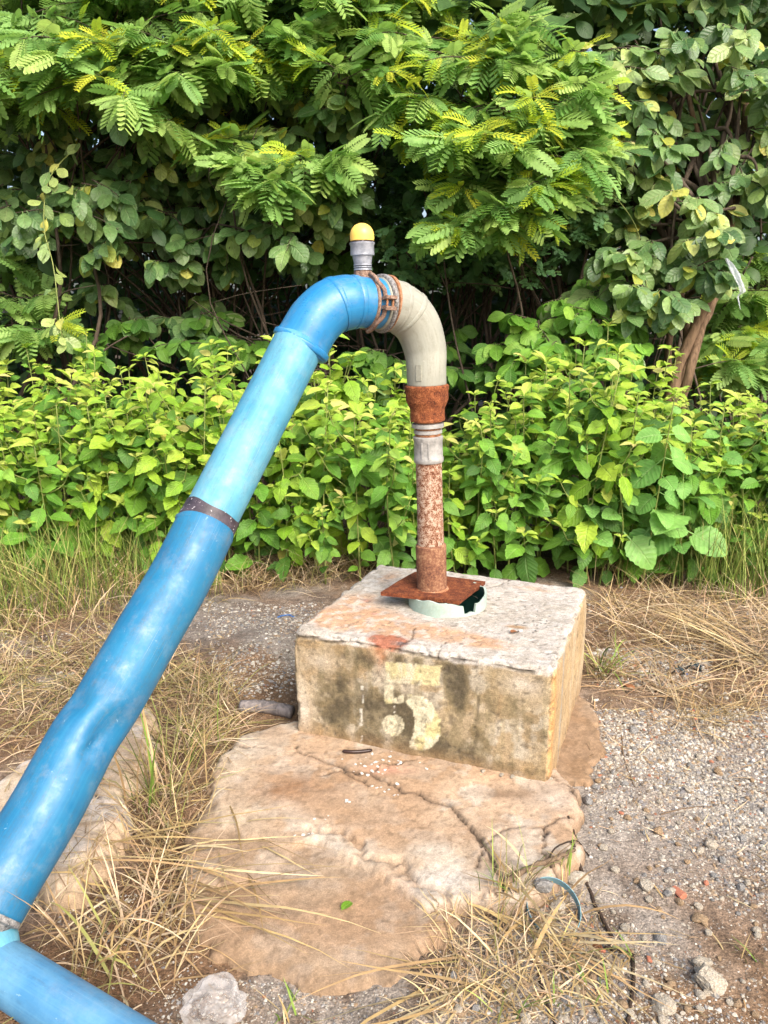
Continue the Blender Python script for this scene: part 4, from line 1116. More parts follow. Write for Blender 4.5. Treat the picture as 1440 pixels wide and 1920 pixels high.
def weeds():
    rows = [(4.02, .165, .10, True), (4.22, .17, .2, True), (4.44, .17, .38, True), (4.68, .18, .5, True), (4.95, .22, .55, False)]
    for ri, (yd, sp, lo, sd_) in enumerate(rows):
        half = yd * .54 + .12
        xs = np.arange(-half, half, sp)
        for x in xs:
            x = x + random.uniform(-.06, .06); y = yd + random.uniform(-.1, .1)
            if ri == 0: y += .10 * max(0, 1 - abs(x + 1.6) / 1.0)
            px = 720 + FPX * x / (yd * CT)
            ty = topline(px) + random.uniform(-38, 55) + (4 - ri) * 24
            r = ray(px, ty); H = CAM_H + r[2] * (y / r[1])
            H = max(.35, H) * random.uniform(.93, 1.03)
            S = random.uniform(.095, .18)
            zone = ('at the left edge beyond the pipe' if px < 250 else 'between the left edge and the elbow' if px < 520 else 'under the blue elbow, left of the riser' if px < 800 else 'just right of the riser' if px < 1000 else 'in front of the twisted trunk' if px < 1290 else 'at the right edge')
            row = ('front', 'front', 'middle', 'back', 'back')[ri]
            weed(x, y, H, S * (1 if px < 760 else 1.08), lo, 'weeds in the bank: %s row %s' % (row, zone), 'lime green leafy weed in the %s row %s' % (row, zone), side=sd_)
    for px, py, d, H, S in ((1230, 1060, 3.95, 1.05, .125), (1290, 1075, 3.92, .72, .14), (1180, 1080, 3.98, .62, .125), (1340, 1060, 4.05, .95, .12), (1120, 1085, 4.0, .8, .10)):
        r = ray(px, 960); x = r[0] * d
        weed(x, d, H, S, .35, 'large leaved weeds at the right of the bank', 'taller weed with big heart shaped green leaves at the right of the bank', big=True, side=False)
weeds()

# ------------------------------------------------------------------ trees and shrubs behind
def bough(a, b, r0, r1, sag=.1, n=10):
    m = (a + b) / 2 + np.array([random.uniform(-.1, .1), random.uniform(-.1, .1), sag])
    return spline([a, a + (m - a) * .6 + np.array([0, 0, sag * .4]), m, b], n), np.linspace(r0, r1, n)
def feather_cluster(Ls, curves, c, rad, nt=5, young=.25, sc=1.0, flat=.35):
    for k in range(nt):
        d = rdir(-flat, flat); d[1] -= .35; d = unit(d)
        a = c + rdir(-.4, .4) * rad * .25; l = rad * random.uniform(.7, 1.15)
        e = a + d * l; e[2] -= .12 * l
        pth = spline([a, (a + e) / 2 + np.array([0, 0, .05 * l]), e], 7)
        curves.append((pth, np.linspace(.005, .0018, 7)))
        nf = random.randint(12, 16); yt = random.random() < young
        for q in range(nf):
            f = .12 + .88 * q / (nf - 1); i = f * 6; p = pth[int(min(i, 5.99))] * (1 - i % 1) + pth[min(int(i) + 1, 6)] * (i % 1)
            sd = np.cross(d, [0, 0, 1.0]); sg = 1 if q % 2 else -1
            dd = unit(sd * sg * random.uniform(.3, 1.0) + d * random.uniform(.1, 1.0) + np.array([random.uniform(-.3, .3), random.uniform(-.3, .3), random.uniform(-.75, .4)]))
            if yt and f > .62: Ls.append(('frond_y', random.randrange(2), 'frond_young', p, unit(dd + np.array([0, -.1, .2])), np.array([random.uniform(-.3, .3), -.9, .8]), sc * random.uniform(.13, .22)))
            else: Ls.append(('frond', random.randrange(3), 'frond', p, unit(dd + np.array([0, -.25, -.1])), unit(np.array([random.uniform(-.9, .9), random.uniform(-1.4, .1), 1.0])), sc * random.uniform(.12, .26)))
def broad_cluster(Ls, curves, c, rad, nt=5, mat='broad', pale=.12, sz=(.105, .165), nl=(8, 11)):
    for k in range(nt):
        d = rdir(-.75, .35); d[1] -= .45; d = unit(d)
        a = c + rdir(-.5, .5) * rad * .3; l = rad * random.uniform(.7, 1.1); e = a + d * l
        pth = spline([a, (a + e) / 2 + np.array([0, 0, .08 * l]), e], 6)
        curves.append((pth, np.linspace(.005, .002, 6)))
        n = random.randint(*nl); pl = random.random() < pale
        for q in range(n):
            f = .1 + .9 * q / (n - 1); i = f * 5; p = pth[int(min(i, 4.99))] * (1 - i % 1) + pth[min(int(i) + 1, 5)] * (i % 1)
            dd = unit(rdir(-.9, .15) * .9 + d * .5 + np.array([0, -.35, -.25]))
            nrm = unit(np.array([random.uniform(-.5, .5), -.8 + random.uniform(-.3, .3), random.uniform(.3, 1.0)]))
            m = 'broad_pale' if pl or random.random() < .05 else mat
            Ls.append(('broad', random.randrange(3), m, p, dd, nrm, random.uniform(*sz)))
def sprig_cluster(Ls, curves, c, rad, n=26):
    for k in range(n):
        d = rdir(-.8, .4); d[1] -= .4; d = unit(d); p = c + rdir(-1, 1) * rad * random.random() ** .5
        Ls.append(('sprig', random.randrange(3), 'sprig', p, d, unit(np.array([random.uniform(-.4, .4), -.7, .8])), random.uniform(.11, .17)))
def tree(name, label, cat, base_px, base_y, stems, clusters, fn, trunk_r=.03, group=None, most=290, bark='twig', splay=.5, fork=.45, trunks=None, **kw):
    """base at forward distance base_y; clusters: (px, py, depth, radius)"""
    bx = (base_px - 720) / FPX * base_y / CT
    base = np.array([bx, base_y, float(gh(bx, base_y))])
    root = empty(name, tuple(base), label, cat, group)
    Ls, twigs, limbs = [], [], []
    cen = np.mean([at_d(a, b, d) for a, b, d, r in clusters], axis=0)
    tops = []
    if trunks:
        for pts, r0, r1 in trunks:
            P_ = spline([at_d(*p) for p in pts], 22); P_[0][2] = min(P_[0][2], base[2]); tops.append(P_[6:20])
            limbs.append((P_ + RNG.normal(0, r0 * .08, P_.shape), np.linspace(r0, r1, 22) * RNG.uniform(.92, 1.08, 22)))
        stems = len(trunks)
    for k in range(0 if trunks else stems):
        top = base + (cen - base) * fork + rdir(-.2, .2) * splay * .6; top[2] = base[2] + (cen[2] - base[2]) * random.uniform(.7, .95)
        b0 = base + rdir(0, 0) * .05 * (stems > 1)
        pth = spline([b0 - np.array([0, 0, .05]), b0 + (top - b0) * .35 + rdir(-.1, .1) * .12, b0 + (top - b0) * .7 + rdir(-.1, .1) * .12, top], 14)
        limbs.append((pth, np.linspace(trunk_r, trunk_r * .5, 14))); tops.append(pth)
    for a, b, d, r in clusters:
        c = at_d(a, b, d)
        pth = tops[random.randrange(len(tops))]; j = random.randint(7, 13)
        limbs.append(bough(pth[j], c, trunk_r * .42, .005, random.uniform(.0, .15)))
        fn(Ls, twigs, c, r, **kw)
    for k in range(stems):
        P_, R_ = limbs[k]
        A = Acc(); A.put(*tube(P_, R_, 12)); add('trunk', A.mesh('trunk', base), M[bark], root)
    for P_, R_ in limbs[stems:]:
        A = Acc(); A.put(*tube(P_, R_, 6)); add('branch', A.mesh('branch', base), M['twig'], root)
    tubes_obj('twigs', twigs, 'twig', root, 4) if twigs else None
    if twigs: tag(root.children[-1], kind='stuff')
    settle(root, Ls, most)
    return root
def scatter(x0, x1, y0, y1, n, d0, d1, r0=.28, r1=.4, keep=None):
    out = []; 
    for k in range(n * 4):
        a, b = random.uniform(x0, x1), random.uniform(y0, y1)
        if keep and not keep(a, b): continue
        if any(math.hypot(a - p[0], b - p[1]) < math.sqrt((x1 - x0) * (y1 - y0) / n) * .55 for p in out): continue
        out.append((a, b, random.uniform(d0, d1), random.uniform(r0, r1)))
        if len(out) >= n: break
    return out
tree('feathery_tree', 'feathery leaved tree with pale fronds filling the upper left corner', 'tree', 150, 6.3, 2,
     scatter(-60, 500, -70, 180, 34, 4.4, 5.1, .3, .42, lambda a, b: b < 180 - max(0, a - 300) * .1), feather_cluster, .025, nt=5, young=.4, fork=.3)
tree('feathery_tree', 'feathery leaved tree reaching over the top centre above the yellow cap', 'tree', 600, 6.4, 2,
     scatter(480, 800, -70, 150, 18, 4.5, 5.1, .28, .4) + [(470, 310, 4.7, .2), (560, 330, 4.6, .24), (600, 310, 4.65, .2), (520, 350, 4.65, .2), (430, 270, 4.8, .2)], feather_cluster, .022, nt=5, young=.42, fork=.3)
tree('feathery_tree', 'feathery leaved tree with bright yellow green tips right of the yellow cap', 'tree', 960, 6.3, 2,
     [(900, 120, 4.45, .3), (980, 100, 4.45, .28), (840, 190, 4.55, .3), (940, 200, 4.35, .36), (1040, 200, 4.4, .34), (880, 270, 4.4, .34), (970, 280, 4.35, .36), (1050, 290, 4.45, .3), (1000, 350, 4.45, .26), (840, 250, 4.6, .25),
      (900, 410, 4.45, .24), (960, 400, 4.45, .2), (1080, 240, 4.6, .22), (820, 110, 4.7, .24), (930, 60, 4.6, .28), (1040, 110, 4.5, .26), (790, 180, 4.6, .24), (1000, 240, 4.35, .3), (900, 340, 4.5, .26)], feather_cluster, .022, nt=6, young=.5, fork=.3)
tree('broadleaf_shrub', 'grey green broadleaf shrub hanging over the dark hollow on the left', 'shrub', 380, 6.4, 3,
     scatter(20, 660, 170, 460, 58, 4.75, 5.6, .24, .34, lambda a, b: b < 460 - max(0, 230 - a) * .1 and not (a > 560 and b > 420)) + [(310, 500, 5.2, .2), (420, 480, 5.3, .2), (610, 430, 5.2, .22), (690, 230, 5.4, .28), (660, 330, 5.5, .25), (700, 300, 5.5, .26), (730, 200, 5.6, .26), (400, 560, 5.6, .16), (340, 600, 5.5, .16), (200, 540, 5.5, .2), (560, 480, 5.4, .18)],
     broad_cluster, .02, nt=4, pale=.1, most=298)
tree('broadleaf_tree', 'broadleaf tree with grey green leaves and a twisted trunk at the right edge', 'tree', 1262, 5.0, 3,
     scatter(1080, 1480, -50, 340, 46, 4.6, 5.6, .24, .34) + [(1200, 400, 5.0, .26), (1290, 380, 4.8, .26), (1330, 400, 4.75, .24), (1180, 470, 4.85, .24), (1240, 480, 4.75, .22), (1320, 500, 4.68, .2), (1220, 550, 4.72, .22), (1160, 540, 4.95, .2), (1250, 570, 4.72, .16), (1400, 330, 5.1, .28), (1120, 380, 5.2, .25), (1340, 440, 4.65, .2), (1150, 430, 5.1, .22)],
     broad_cluster, .055, nt=4, pale=.28, bark='bark', most=298,
     trunks=[([(1255, 760, 4.9), (1275, 680, 4.88), (1310, 600, 4.85), (1338, 530, 4.85), (1360, 460, 4.86), (1385, 330, 4.95), (1400, 180, 5.1)], .042, .020),
             ([(1275, 760, 4.95), (1295, 690, 4.84), (1318, 610, 4.92), (1350, 540, 4.94), (1366, 470, 4.90), (1330, 330, 5.0), (1290, 180, 5.1)], .032, .015),
             ([(1270, 740, 5.0), (1290, 640, 5.02), (1278, 560, 5.05), (1260, 480, 5.1), (1200, 340, 5.2), (1180, 200, 5.3)], .032, .016),
             ([(1258, 760, 5.2), (1252, 660, 5.2), (1262, 560, 5.2), (1230, 430, 5.3)], .028, .014)])
tree('small_leaved_shrub', 'dark shrub with tiny round leaves behind the grey elbow', 'shrub', 860, 6.3, 3,
     scatter(735, 1030, 230, 520, 36, 4.9, 5.6, .18, .26, lambda a, b: b < 530 - abs(a - 850) * .4) + [(1080, 370, 5.0, .2), (1100, 410, 5.0, .18), (1060, 430, 5.1, .18)], sprig_cluster, .02, n=34, most=298)
tree('understorey_shrub', 'leafy green shrub climbing out of the weeds right of the grey elbow', 'shrub', 1080, 5.6, 3,
     [(1010, 600, 5.0, .2), (1060, 560, 5.05, .22), (1110, 590, 4.95, .22), (1090, 520, 5.15, .2), (1150, 620, 4.9, .2), (1040, 640, 4.9, .2), (1120, 660, 4.85, .2), (1180, 650, 4.85, .2), (1000, 660, 4.95, .18), (960, 650, 5.05, .16)], broad_cluster, .014, mat='weed_green', nt=4, pale=.0)
tree('understorey_shrub', 'shaded green shrub in the dark hollow behind the blue elbow', 'shrub', 420, 5.8, 3,
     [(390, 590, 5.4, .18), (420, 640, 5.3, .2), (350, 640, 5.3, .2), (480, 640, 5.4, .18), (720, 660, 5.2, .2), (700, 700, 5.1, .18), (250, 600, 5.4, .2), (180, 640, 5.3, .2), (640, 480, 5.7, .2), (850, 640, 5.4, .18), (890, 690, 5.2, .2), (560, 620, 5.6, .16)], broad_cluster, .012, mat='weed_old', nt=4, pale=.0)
tree('feathery_bush', 'sunlit feathery bush further back beyond the twisted trunk at right', 'bush', 1400, 6.6, 2,
     [(1400, 560, 6.0, .3), (1370, 620, 5.9, .26), (1430, 640, 5.9, .3), (1440, 500, 6.1, .3), (1350, 680, 5.8, .24), (1400, 690, 5.7, .26), (1460, 580, 6.0, .3), (1390, 480, 6.2, .3), (1340, 600, 6.2, .24)], feather_cluster, .015, nt=5, young=.15)
tree('feathery_bush', 'small feathery leaved bush low at the left edge', 'bush', 60, 5.9, 2,
     [(10, 480, 5.3, .25), (40, 560, 5.2, .22), (90, 620, 5.1, .2), (20, 620, 5.2, .22), (-20, 400, 5.4, .3), (60, 400, 5.5, .26)], feather_cluster, .015, nt=4, young=.1)

# hanging vine at the left
def vine(label, pts, n, mat='broad_pale', sz=(.07, .11)):
    P_ = np.array([at_d(*p) for p in pts]); root = empty('hanging_vine', tuple(P_[0]), label, 'vine')
    pth = spline(P_, 30); tubes_obj('stem', [(pth, np.full(30, .003))], 'stem', root, 5)
    for k in range(n):
        p = pth[random.randrange(30)] + rdir() * .02
        leaf_obj(root, ('broad', random.randrange(3), mat, p, unit(rdir(-.9, .1) + np.array([0, -.3, -.2])), unit(np.array([random.uniform(-.5, .5), -.8, .6])), random.uniform(*sz)))
vine('pale leaved vine hanging straight down at the left of the dark hollow', [(150, 270, 4.75), (95, 330, 4.6), (82, 420, 4.55), (100, 500, 4.5), (112, 600, 4.5), (118, 640, 4.5)], 34)
vine('short vine with yellowish leaves hanging beside the twisted trunk', [(1120, 330, 4.9), (1190, 420, 4.8), (1210, 520, 4.7), (1225, 590, 4.7)], 22)

# dark thicket: shrubs with many thin stems and foliage coloured dark to deepen the shade
def thicket(px, yd, nst, hgt, width, label, nleaf, zlo, zhi):
    bx = (px - 720) / FPX * yd; base = np.array([bx, yd, float(gh(bx, yd))])
    root = empty('thicket_shrub', tuple(base), label, 'shrub', 'shrubs in the dark thicket')
    for k in range(nst):
        b = base + np.array([random.uniform(-width, width), random.uniform(-.4, .4), 0])
        t = b + np.array([random.uniform(-.7, .7), random.uniform(-.5, .3), hgt * random.uniform(.7, 1.1)])
        pth = spline([b, b + (t - b) * .3 + rdir(-.1, .1) * .2, b + (t - b) * .65 + rdir(-.1, .1) * .25, t], 14); r = random.uniform(.006, .022)
        A = Acc(); A.put(*tube(pth, np.linspace(r, r * .45, 14), 6))
        for q in range(3):
            i = random.randint(3, 11); e = pth[i] + rdir(-.3, .8) * random.uniform(.3, .7)
            A.put(*tube(spline([pth[i], (pth[i] + e) / 2 + rdir() * .06, e], 6), np.linspace(r * .4, .002, 6), 4))
        add('stem', A.mesh('stem', base), M['twig'], root)
    Ls = []
    for k in range(nleaf):
        p = base + np.array([random.gauss(0, width * .8), random.uniform(-.5, .6), random.uniform(zlo, zhi)])
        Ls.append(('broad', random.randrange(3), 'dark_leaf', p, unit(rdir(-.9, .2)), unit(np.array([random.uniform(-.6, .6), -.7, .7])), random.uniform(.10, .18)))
    leaf_mass('foliage', Ls, root, root.location)
for k, px in enumerate(range(60, 1440, 125)):
    thicket(px + random.uniform(-30, 30), 5.7 + (k % 3) * .45, 8, 2.6, .38, 'bare stemmed shrub in the dark thicket behind the weeds', 330, 1.75, 3.6)
for k, px in enumerate(range(-60, 1500, 220)):
    thicket(px + random.uniform(-30, 30), 7.6 + (k % 2) * .5, 6, 3.4, .75, 'shaded leafy shrub at the back of the thicket', 1500, .0, 4.8)
def far_wood():
    Ls = []
    for k in range(11000):
        x, y = random.uniform(-9, 9), random.uniform(8.8, 11.5)
        z = random.uniform(0, 6.6) if k < 9000 else random.uniform(0, 2.2)
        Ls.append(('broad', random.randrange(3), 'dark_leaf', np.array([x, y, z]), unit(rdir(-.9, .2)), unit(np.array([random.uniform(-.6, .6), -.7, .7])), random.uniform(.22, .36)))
    for k in range(7500):                                # leaf roof added above the view to block sky light from the thicket
        x, y = random.uniform(-8, 8), random.uniform(5.4, 9.5)
        z = 3.1 + (y - 5.4) * .45 + random.uniform(0, .9)
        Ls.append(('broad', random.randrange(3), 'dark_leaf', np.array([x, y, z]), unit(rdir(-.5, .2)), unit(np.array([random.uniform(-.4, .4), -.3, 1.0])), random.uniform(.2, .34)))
    o = leaf_mass('wood', Ls); tag(o, 'dense dark green wood closing the view behind the thicket, with a leaf roof added to block sky light', 'wood')
far_wood()

#@@GRASS
# ================================================================== grass
STRAW = [(.42, .30, .13), (.52, .40, .20), (.34, .23, .10), (.58, .47, .27), (.38, .25, .12)]
GREEN = [(.15, .24, .035), (.20, .30, .05), (.26, .32, .07), (.12, .20, .03)]
OLIVE = [(.30, .29, .09), (.24, .24, .07), (.38, .33, .12)]
PINK = [(.45, .31, .19), (.55, .41, .27), (.38, .25, .15), (.6, .48, .32)]
class Grass:
    def __init__(s): s.V = []; s.F = []; s.C = []; s.n = 0
    def blades(s, base, az, L, w, phi0, kap, cols, droopn=7):
        n = len(base)
        if n == 0: return
        K = droopn; ds = L / (K - 1)
        p = np.array(base, float); phi = np.array(phi0, float); azv = np.array(az, float)
        side = np.stack([-np.sin(azv), np.cos(azv), np.zeros(n)], -1)
        tw = RNG.uniform(-.7, .7, n)
        pts = []
        for k in range(K):
            pts.append(p.copy())
            h = np.sin(phi); p = p + np.stack([np.cos(azv) * h * ds, np.sin(azv) * h * ds, np.cos(phi) * ds], -1)
            fl = surf(p[:, 0], p[:, 1]) + .004 + RNG.uniform(0, .02, n) * (k / K)
            lowm = p[:, 2] < fl; p[:, 2] = np.where(lowm, fl, p[:, 2]); phi = np.where(lowm, np.minimum(phi, PI / 2), phi + kap * RNG.uniform(.6, 1.4, n) / K); azv = azv + RNG.normal(0, .06, n)
        pts = np.array(pts)                                         # K,n,3
        ww = np.array([.75, 1, 1, .9, .7, .4, .06] if K == 7 else np.linspace(1, .06, K))[:, None, None] * np.asarray(w)[None, :, None]
        sv = side * np.cos(tw)[:, None] + np.array([0, 0, 1.0]) * np.sin(tw)[:, None]
        A, B = pts - sv[None] * ww * .5, pts + sv[None] * ww * .5
        V = np.stack([A, B], 2).transpose(1, 0, 2, 3).reshape(-1, 3)   # n*(K*2)
        i = np.arange(n)[:, None] * (2 * K) + (np.arange(K - 1) * 2)[None, :] + s.n
        s.F.append(np.stack([i, i + 1, i + 3, i + 2], -1).reshape(-1, 4)); s.V.append(V)
        c = np.asarray(cols)[RNG.integers(0, len(cols), n)] * RNG.uniform(.62, 1.08, (n, 1))
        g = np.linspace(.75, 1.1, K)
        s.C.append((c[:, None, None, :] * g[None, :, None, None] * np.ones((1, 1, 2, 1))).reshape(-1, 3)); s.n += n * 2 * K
    def area(s, poly, n, L, w, phi, kap, cols, az=None, azs=PI, clump=0):
        P_ = gpoly(poly, GZ); lo, hi = P_.min(0), P_.max(0); out = []
        while len(out) < n:
            q = RNG.uniform(lo, hi, (n * 2, 2)); d = poly_sd(q[:, 0], q[:, 1], P_); q = q[d > 0]
            if clump: q = q[fbm(q[:, 0], q[:, 1], clump, 2, 300) > RNG.uniform(.30, .62, len(q))]
            out += q.tolist()
        q = np.array(out[:n])
        b = np.concatenate([q, surf(q[:, 0], q[:, 1])[:, None] - .004], 1)
        a = RNG.uniform(-PI, PI, n) if az is None else az + RNG.normal(0, azs, n)
        s.blades(b, a, RNG.uniform(*L, n), RNG.uniform(*w, n), RNG.uniform(*phi, n), RNG.uniform(*kap, n), cols)
    def tuft(s, px, py, n, L, w, phi, kap, cols, rad=.03, az=None, azs=1.0):
        c = at_z(px, py, GZ + .01)[:2]; q = c + RNG.normal(0, rad, (n, 2))
        b = np.concatenate([q, surf(q[:, 0], q[:, 1])[:, None] - .004], 1)
        a = RNG.uniform(-PI, PI, n) if az is None else az + RNG.normal(0, azs, n)
        s.blades(b, a, RNG.uniform(*L, n), RNG.uniform(*w, n), RNG.uniform(*phi, n), RNG.uniform(*kap, n), cols)
    def done(s, name, label):
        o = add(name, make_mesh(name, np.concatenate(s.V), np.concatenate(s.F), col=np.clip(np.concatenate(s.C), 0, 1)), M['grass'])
        tag(o, label, 'grass', kind='stuff')
def grasses():
    g = Grass()                                                     # verge under the weeds, left
    g.area([(-60, 1030), (340, 1040), (330, 1110), (200, 1150), (-60, 1200)], 1500, (.22, .5), (.003, .007), (.0, .5), (.2, 1.4), GREEN + OLIVE)
    g.area([(-60, 1040), (440, 1050), (720, 1030), (700, 1090), (430, 1125), (230, 1180), (-60, 1240)], 2200, (.14, .36), (.002, .005), (.2, 1.1), (.5, 2.0), STRAW + OLIVE + PINK)
    g.area([(450, 1040), (740, 1030), (720, 1075), (600, 1100), (430, 1120)], 900, (.15, .32), (.002, .004), (.3, 1.2), (.6, 2.0), STRAW + PINK)
    g.done('verge_grass', 'mixed green and straw grass along the foot of the weeds on the left')
    g = Grass()                                                     # dry grass round the left slab
    g.area([(-40, 1190), (240, 1190), (330, 1230), (440, 1290), (470, 1370), (400, 1420), (380, 1500), (330, 1580), (250, 1560), (300, 1420), (280, 1340), (60, 1420), (-60, 1490)], 1700, (.08, .26), (.0014, .004), (.7, 1.55), (.3, 1.6), STRAW + OLIVE + PINK, clump=4)
    for px, py, n in ((300, 1560, 34), (335, 1480, 46), (360, 1400, 40), (310, 1520, 34), (380, 1330, 36), (330, 1290, 36)):
        g.tuft(px, py, n, (.10, .30), (.0016, .0042), (.2, 1.45), (.3, 1.6), STRAW + STRAW + OLIVE + PINK, .05)
    g.area([(-40, 1230), (230, 1230), (180, 1330), (-40, 1440)], 520, (.08, .24), (.0016, .004), (.6, 1.5), (.3, 1.6), STRAW + OLIVE + PINK)
    g.tuft(330, 1440, 26, (.2, .34), (.002, .005), (.0, .7), (.2, 1.2), GREEN + OLIVE, .05)
    g.tuft(270, 1500, 12, (.26, .4), (.004, .008), (.0, .4), (.2, .9), OLIVE + STRAW + GREEN, .03)
    g.area([(60, 1690), (330, 1560), (390, 1740), (330, 1840), (260, 1900), (120, 1800)], 190, (.08, .28), (.002, .005), (.4, 1.5), (.3, 1.8), STRAW + PINK)
    g.tuft(170, 1815, 16, (.14, .30), (.003, .008), (.1, 1.0), (.6, 2.2), STRAW + OLIVE, .03)
    g.tuft(255, 1800, 18, (.12, .28), (.003, .007), (.1, 1.1), (.6, 2.2), STRAW, .04)
    g.tuft(205, 1750, 18, (.12, .30), (.002, .006), (.0, 1.0), (.5, 1.8), STRAW + PINK + OLIVE, .04)
    g.tuft(300, 1690, 24, (.12, .26), (.002, .005), (.3, 1.3), (.5, 1.6), STRAW + PINK, .05)
    g.tuft(240, 1620, 20, (.30, .55), (.0035, .0065), (1.15, 1.5), (.05, .5), STRAW, .05, az=-.12, azs=.22)     # laid over the slab
    g.tuft(320, 1690, 16, (.28, .50), (.004, .008), (1.15, 1.5), (.05, .4), STRAW, .05, az=-.38, azs=.3)
    g.tuft(430, 1590, 9, (.2, .36), (.003, .006), (1.2, 1.5), (.05, .3), STRAW, .06, az=-.9, azs=.4)
    g.done('dry_grass', 'dry straw grass around the pale slab behind the blue pipe')
    g = Grass()                                                     # tuft in front of the slab
    for px, py, n in ((930, 1775, 12), (1000, 1755, 26), (960, 1810, 22), (890, 1840, 10), (1040, 1795, 14), (900, 1890, 10), (980, 1850, 12)):
        g.tuft(px, py, n, (.06, .20), (.0015, .0045), (.9, 1.56), (.1, 1.2), STRAW + STRAW + PINK + OLIVE, .05)
    g.area([(820, 1760), (960, 1700), (1090, 1750), (1100, 1850), (960, 1930), (800, 1920)], 260, (.05, .16), (.001, .003), (.9, 1.55), (.1, 1.0), STRAW + PINK)
    g.tuft(1000, 1730, 26, (.14, .26), (.005, .010), (.8, 1.45), (.5, 1.6), STRAW, .05)
    g.tuft(1050, 1760, 14, (.2, .36), (.004, .007), (1.15, 1.5), (.1, .5), STRAW, .03, az=-.9, azs=.5)
    g.tuft(880, 1850, 14, (.25, .45), (.004, .007), (1.15, 1.5), (.1, .4), STRAW, .04, az=PI + .35, azs=.35)
    g.tuft(960, 1690, 40, (.08, .18), (.0015, .0035), (.1, .9), (.3, 1.2), GREEN + OLIVE + STRAW, .05)
    for px, py in ((1050, 1640), (1130, 1850), (820, 1890), (1180, 1790), (960, 1900), (1400, 1780), (540, 1900), (1060, 1870)):
        g.tuft(px, py, 9, (.04, .12), (.002, .005), (.2, 1.3), (.3, 1.4), GREEN + STRAW, .015)
    g.done('grass_tuft', 'straw coloured grass tuft sprawling in front of the tan slab')
    g = Grass()                                                     # mat on the right
    g.area([(1105, 1110), (1240, 1100), (1480, 1120), (1500, 1330), (1400, 1350), (1280, 1330), (1200, 1300), (1120, 1300)], 1350, (.10, .32), (.0014, .0046), (.9, 1.55), (.1, 1.2), PINK + STRAW + PINK + [(.22, .14, .08)], clump=3)
    g.area([(1130, 1130), (1480, 1130), (1500, 1250), (1150, 1240)], 560, (.15, .42), (.0015, .0045), (.6, 1.5), (.3, 1.5), PINK + STRAW, clump=4)
    g.area([(1220, 1020), (1500, 990), (1500, 1150), (1330, 1130), (1240, 1090)], 1300, (.3, .65), (.003, .006), (.0, .45), (.2, 1.2), GREEN + GREEN + OLIVE)
    g.area([(1100, 1060), (1240, 1060), (1240, 1110), (1100, 1100)], 220, (.15, .35), (.002, .005), (.1, .8), (.3, 1.4), GREEN + STRAW)
    g.tuft(1130, 1260, 50, (.12, .3), (.003, .006), (.3, 1.2), (.5, 1.6), GREEN + OLIVE + STRAW, .04)
    g.tuft(1420, 1230, 60, (.35, .6), (.003, .006), (1.0, 1.45), (.1, .5), STRAW, .06, az=PI, azs=.6)
    g.area([(1240, 1330), (1440, 1330), (1440, 1370), (1260, 1370)], 160, (.1, .25), (.0015, .003), (.6, 1.4), (.3, 1.2), STRAW)
    g.tuft(1370, 1000, 14, (.8, 1.15), (.002, .0035), (.05, .35), (.2, .9), STRAW + OLIVE, .15)
    for poly, n in (([(0, 1200), (420, 1200), (480, 1330), (360, 1600), (380, 1800), (250, 1900), (60, 1700), (0, 1500)], 1500), ([(1100, 1120), (1460, 1120), (1460, 1400), (1110, 1330)], 1400), ([(800, 1720), (1120, 1680), (1200, 1900), (780, 1930)], 500), ([(1100, 1400), (1440, 1400), (1440, 1900), (1120, 1900)], 110)):
        g.area(poly, n, (.02, .09), (.0012, .004), (1.35, 1.57), (0, .3), STRAW + PINK + [(.24, .16, .09), (.3, .22, .13)])
    g.done('dead_grass', 'matted pinkish dead grass with green tufts to the right of the block')
grasses()

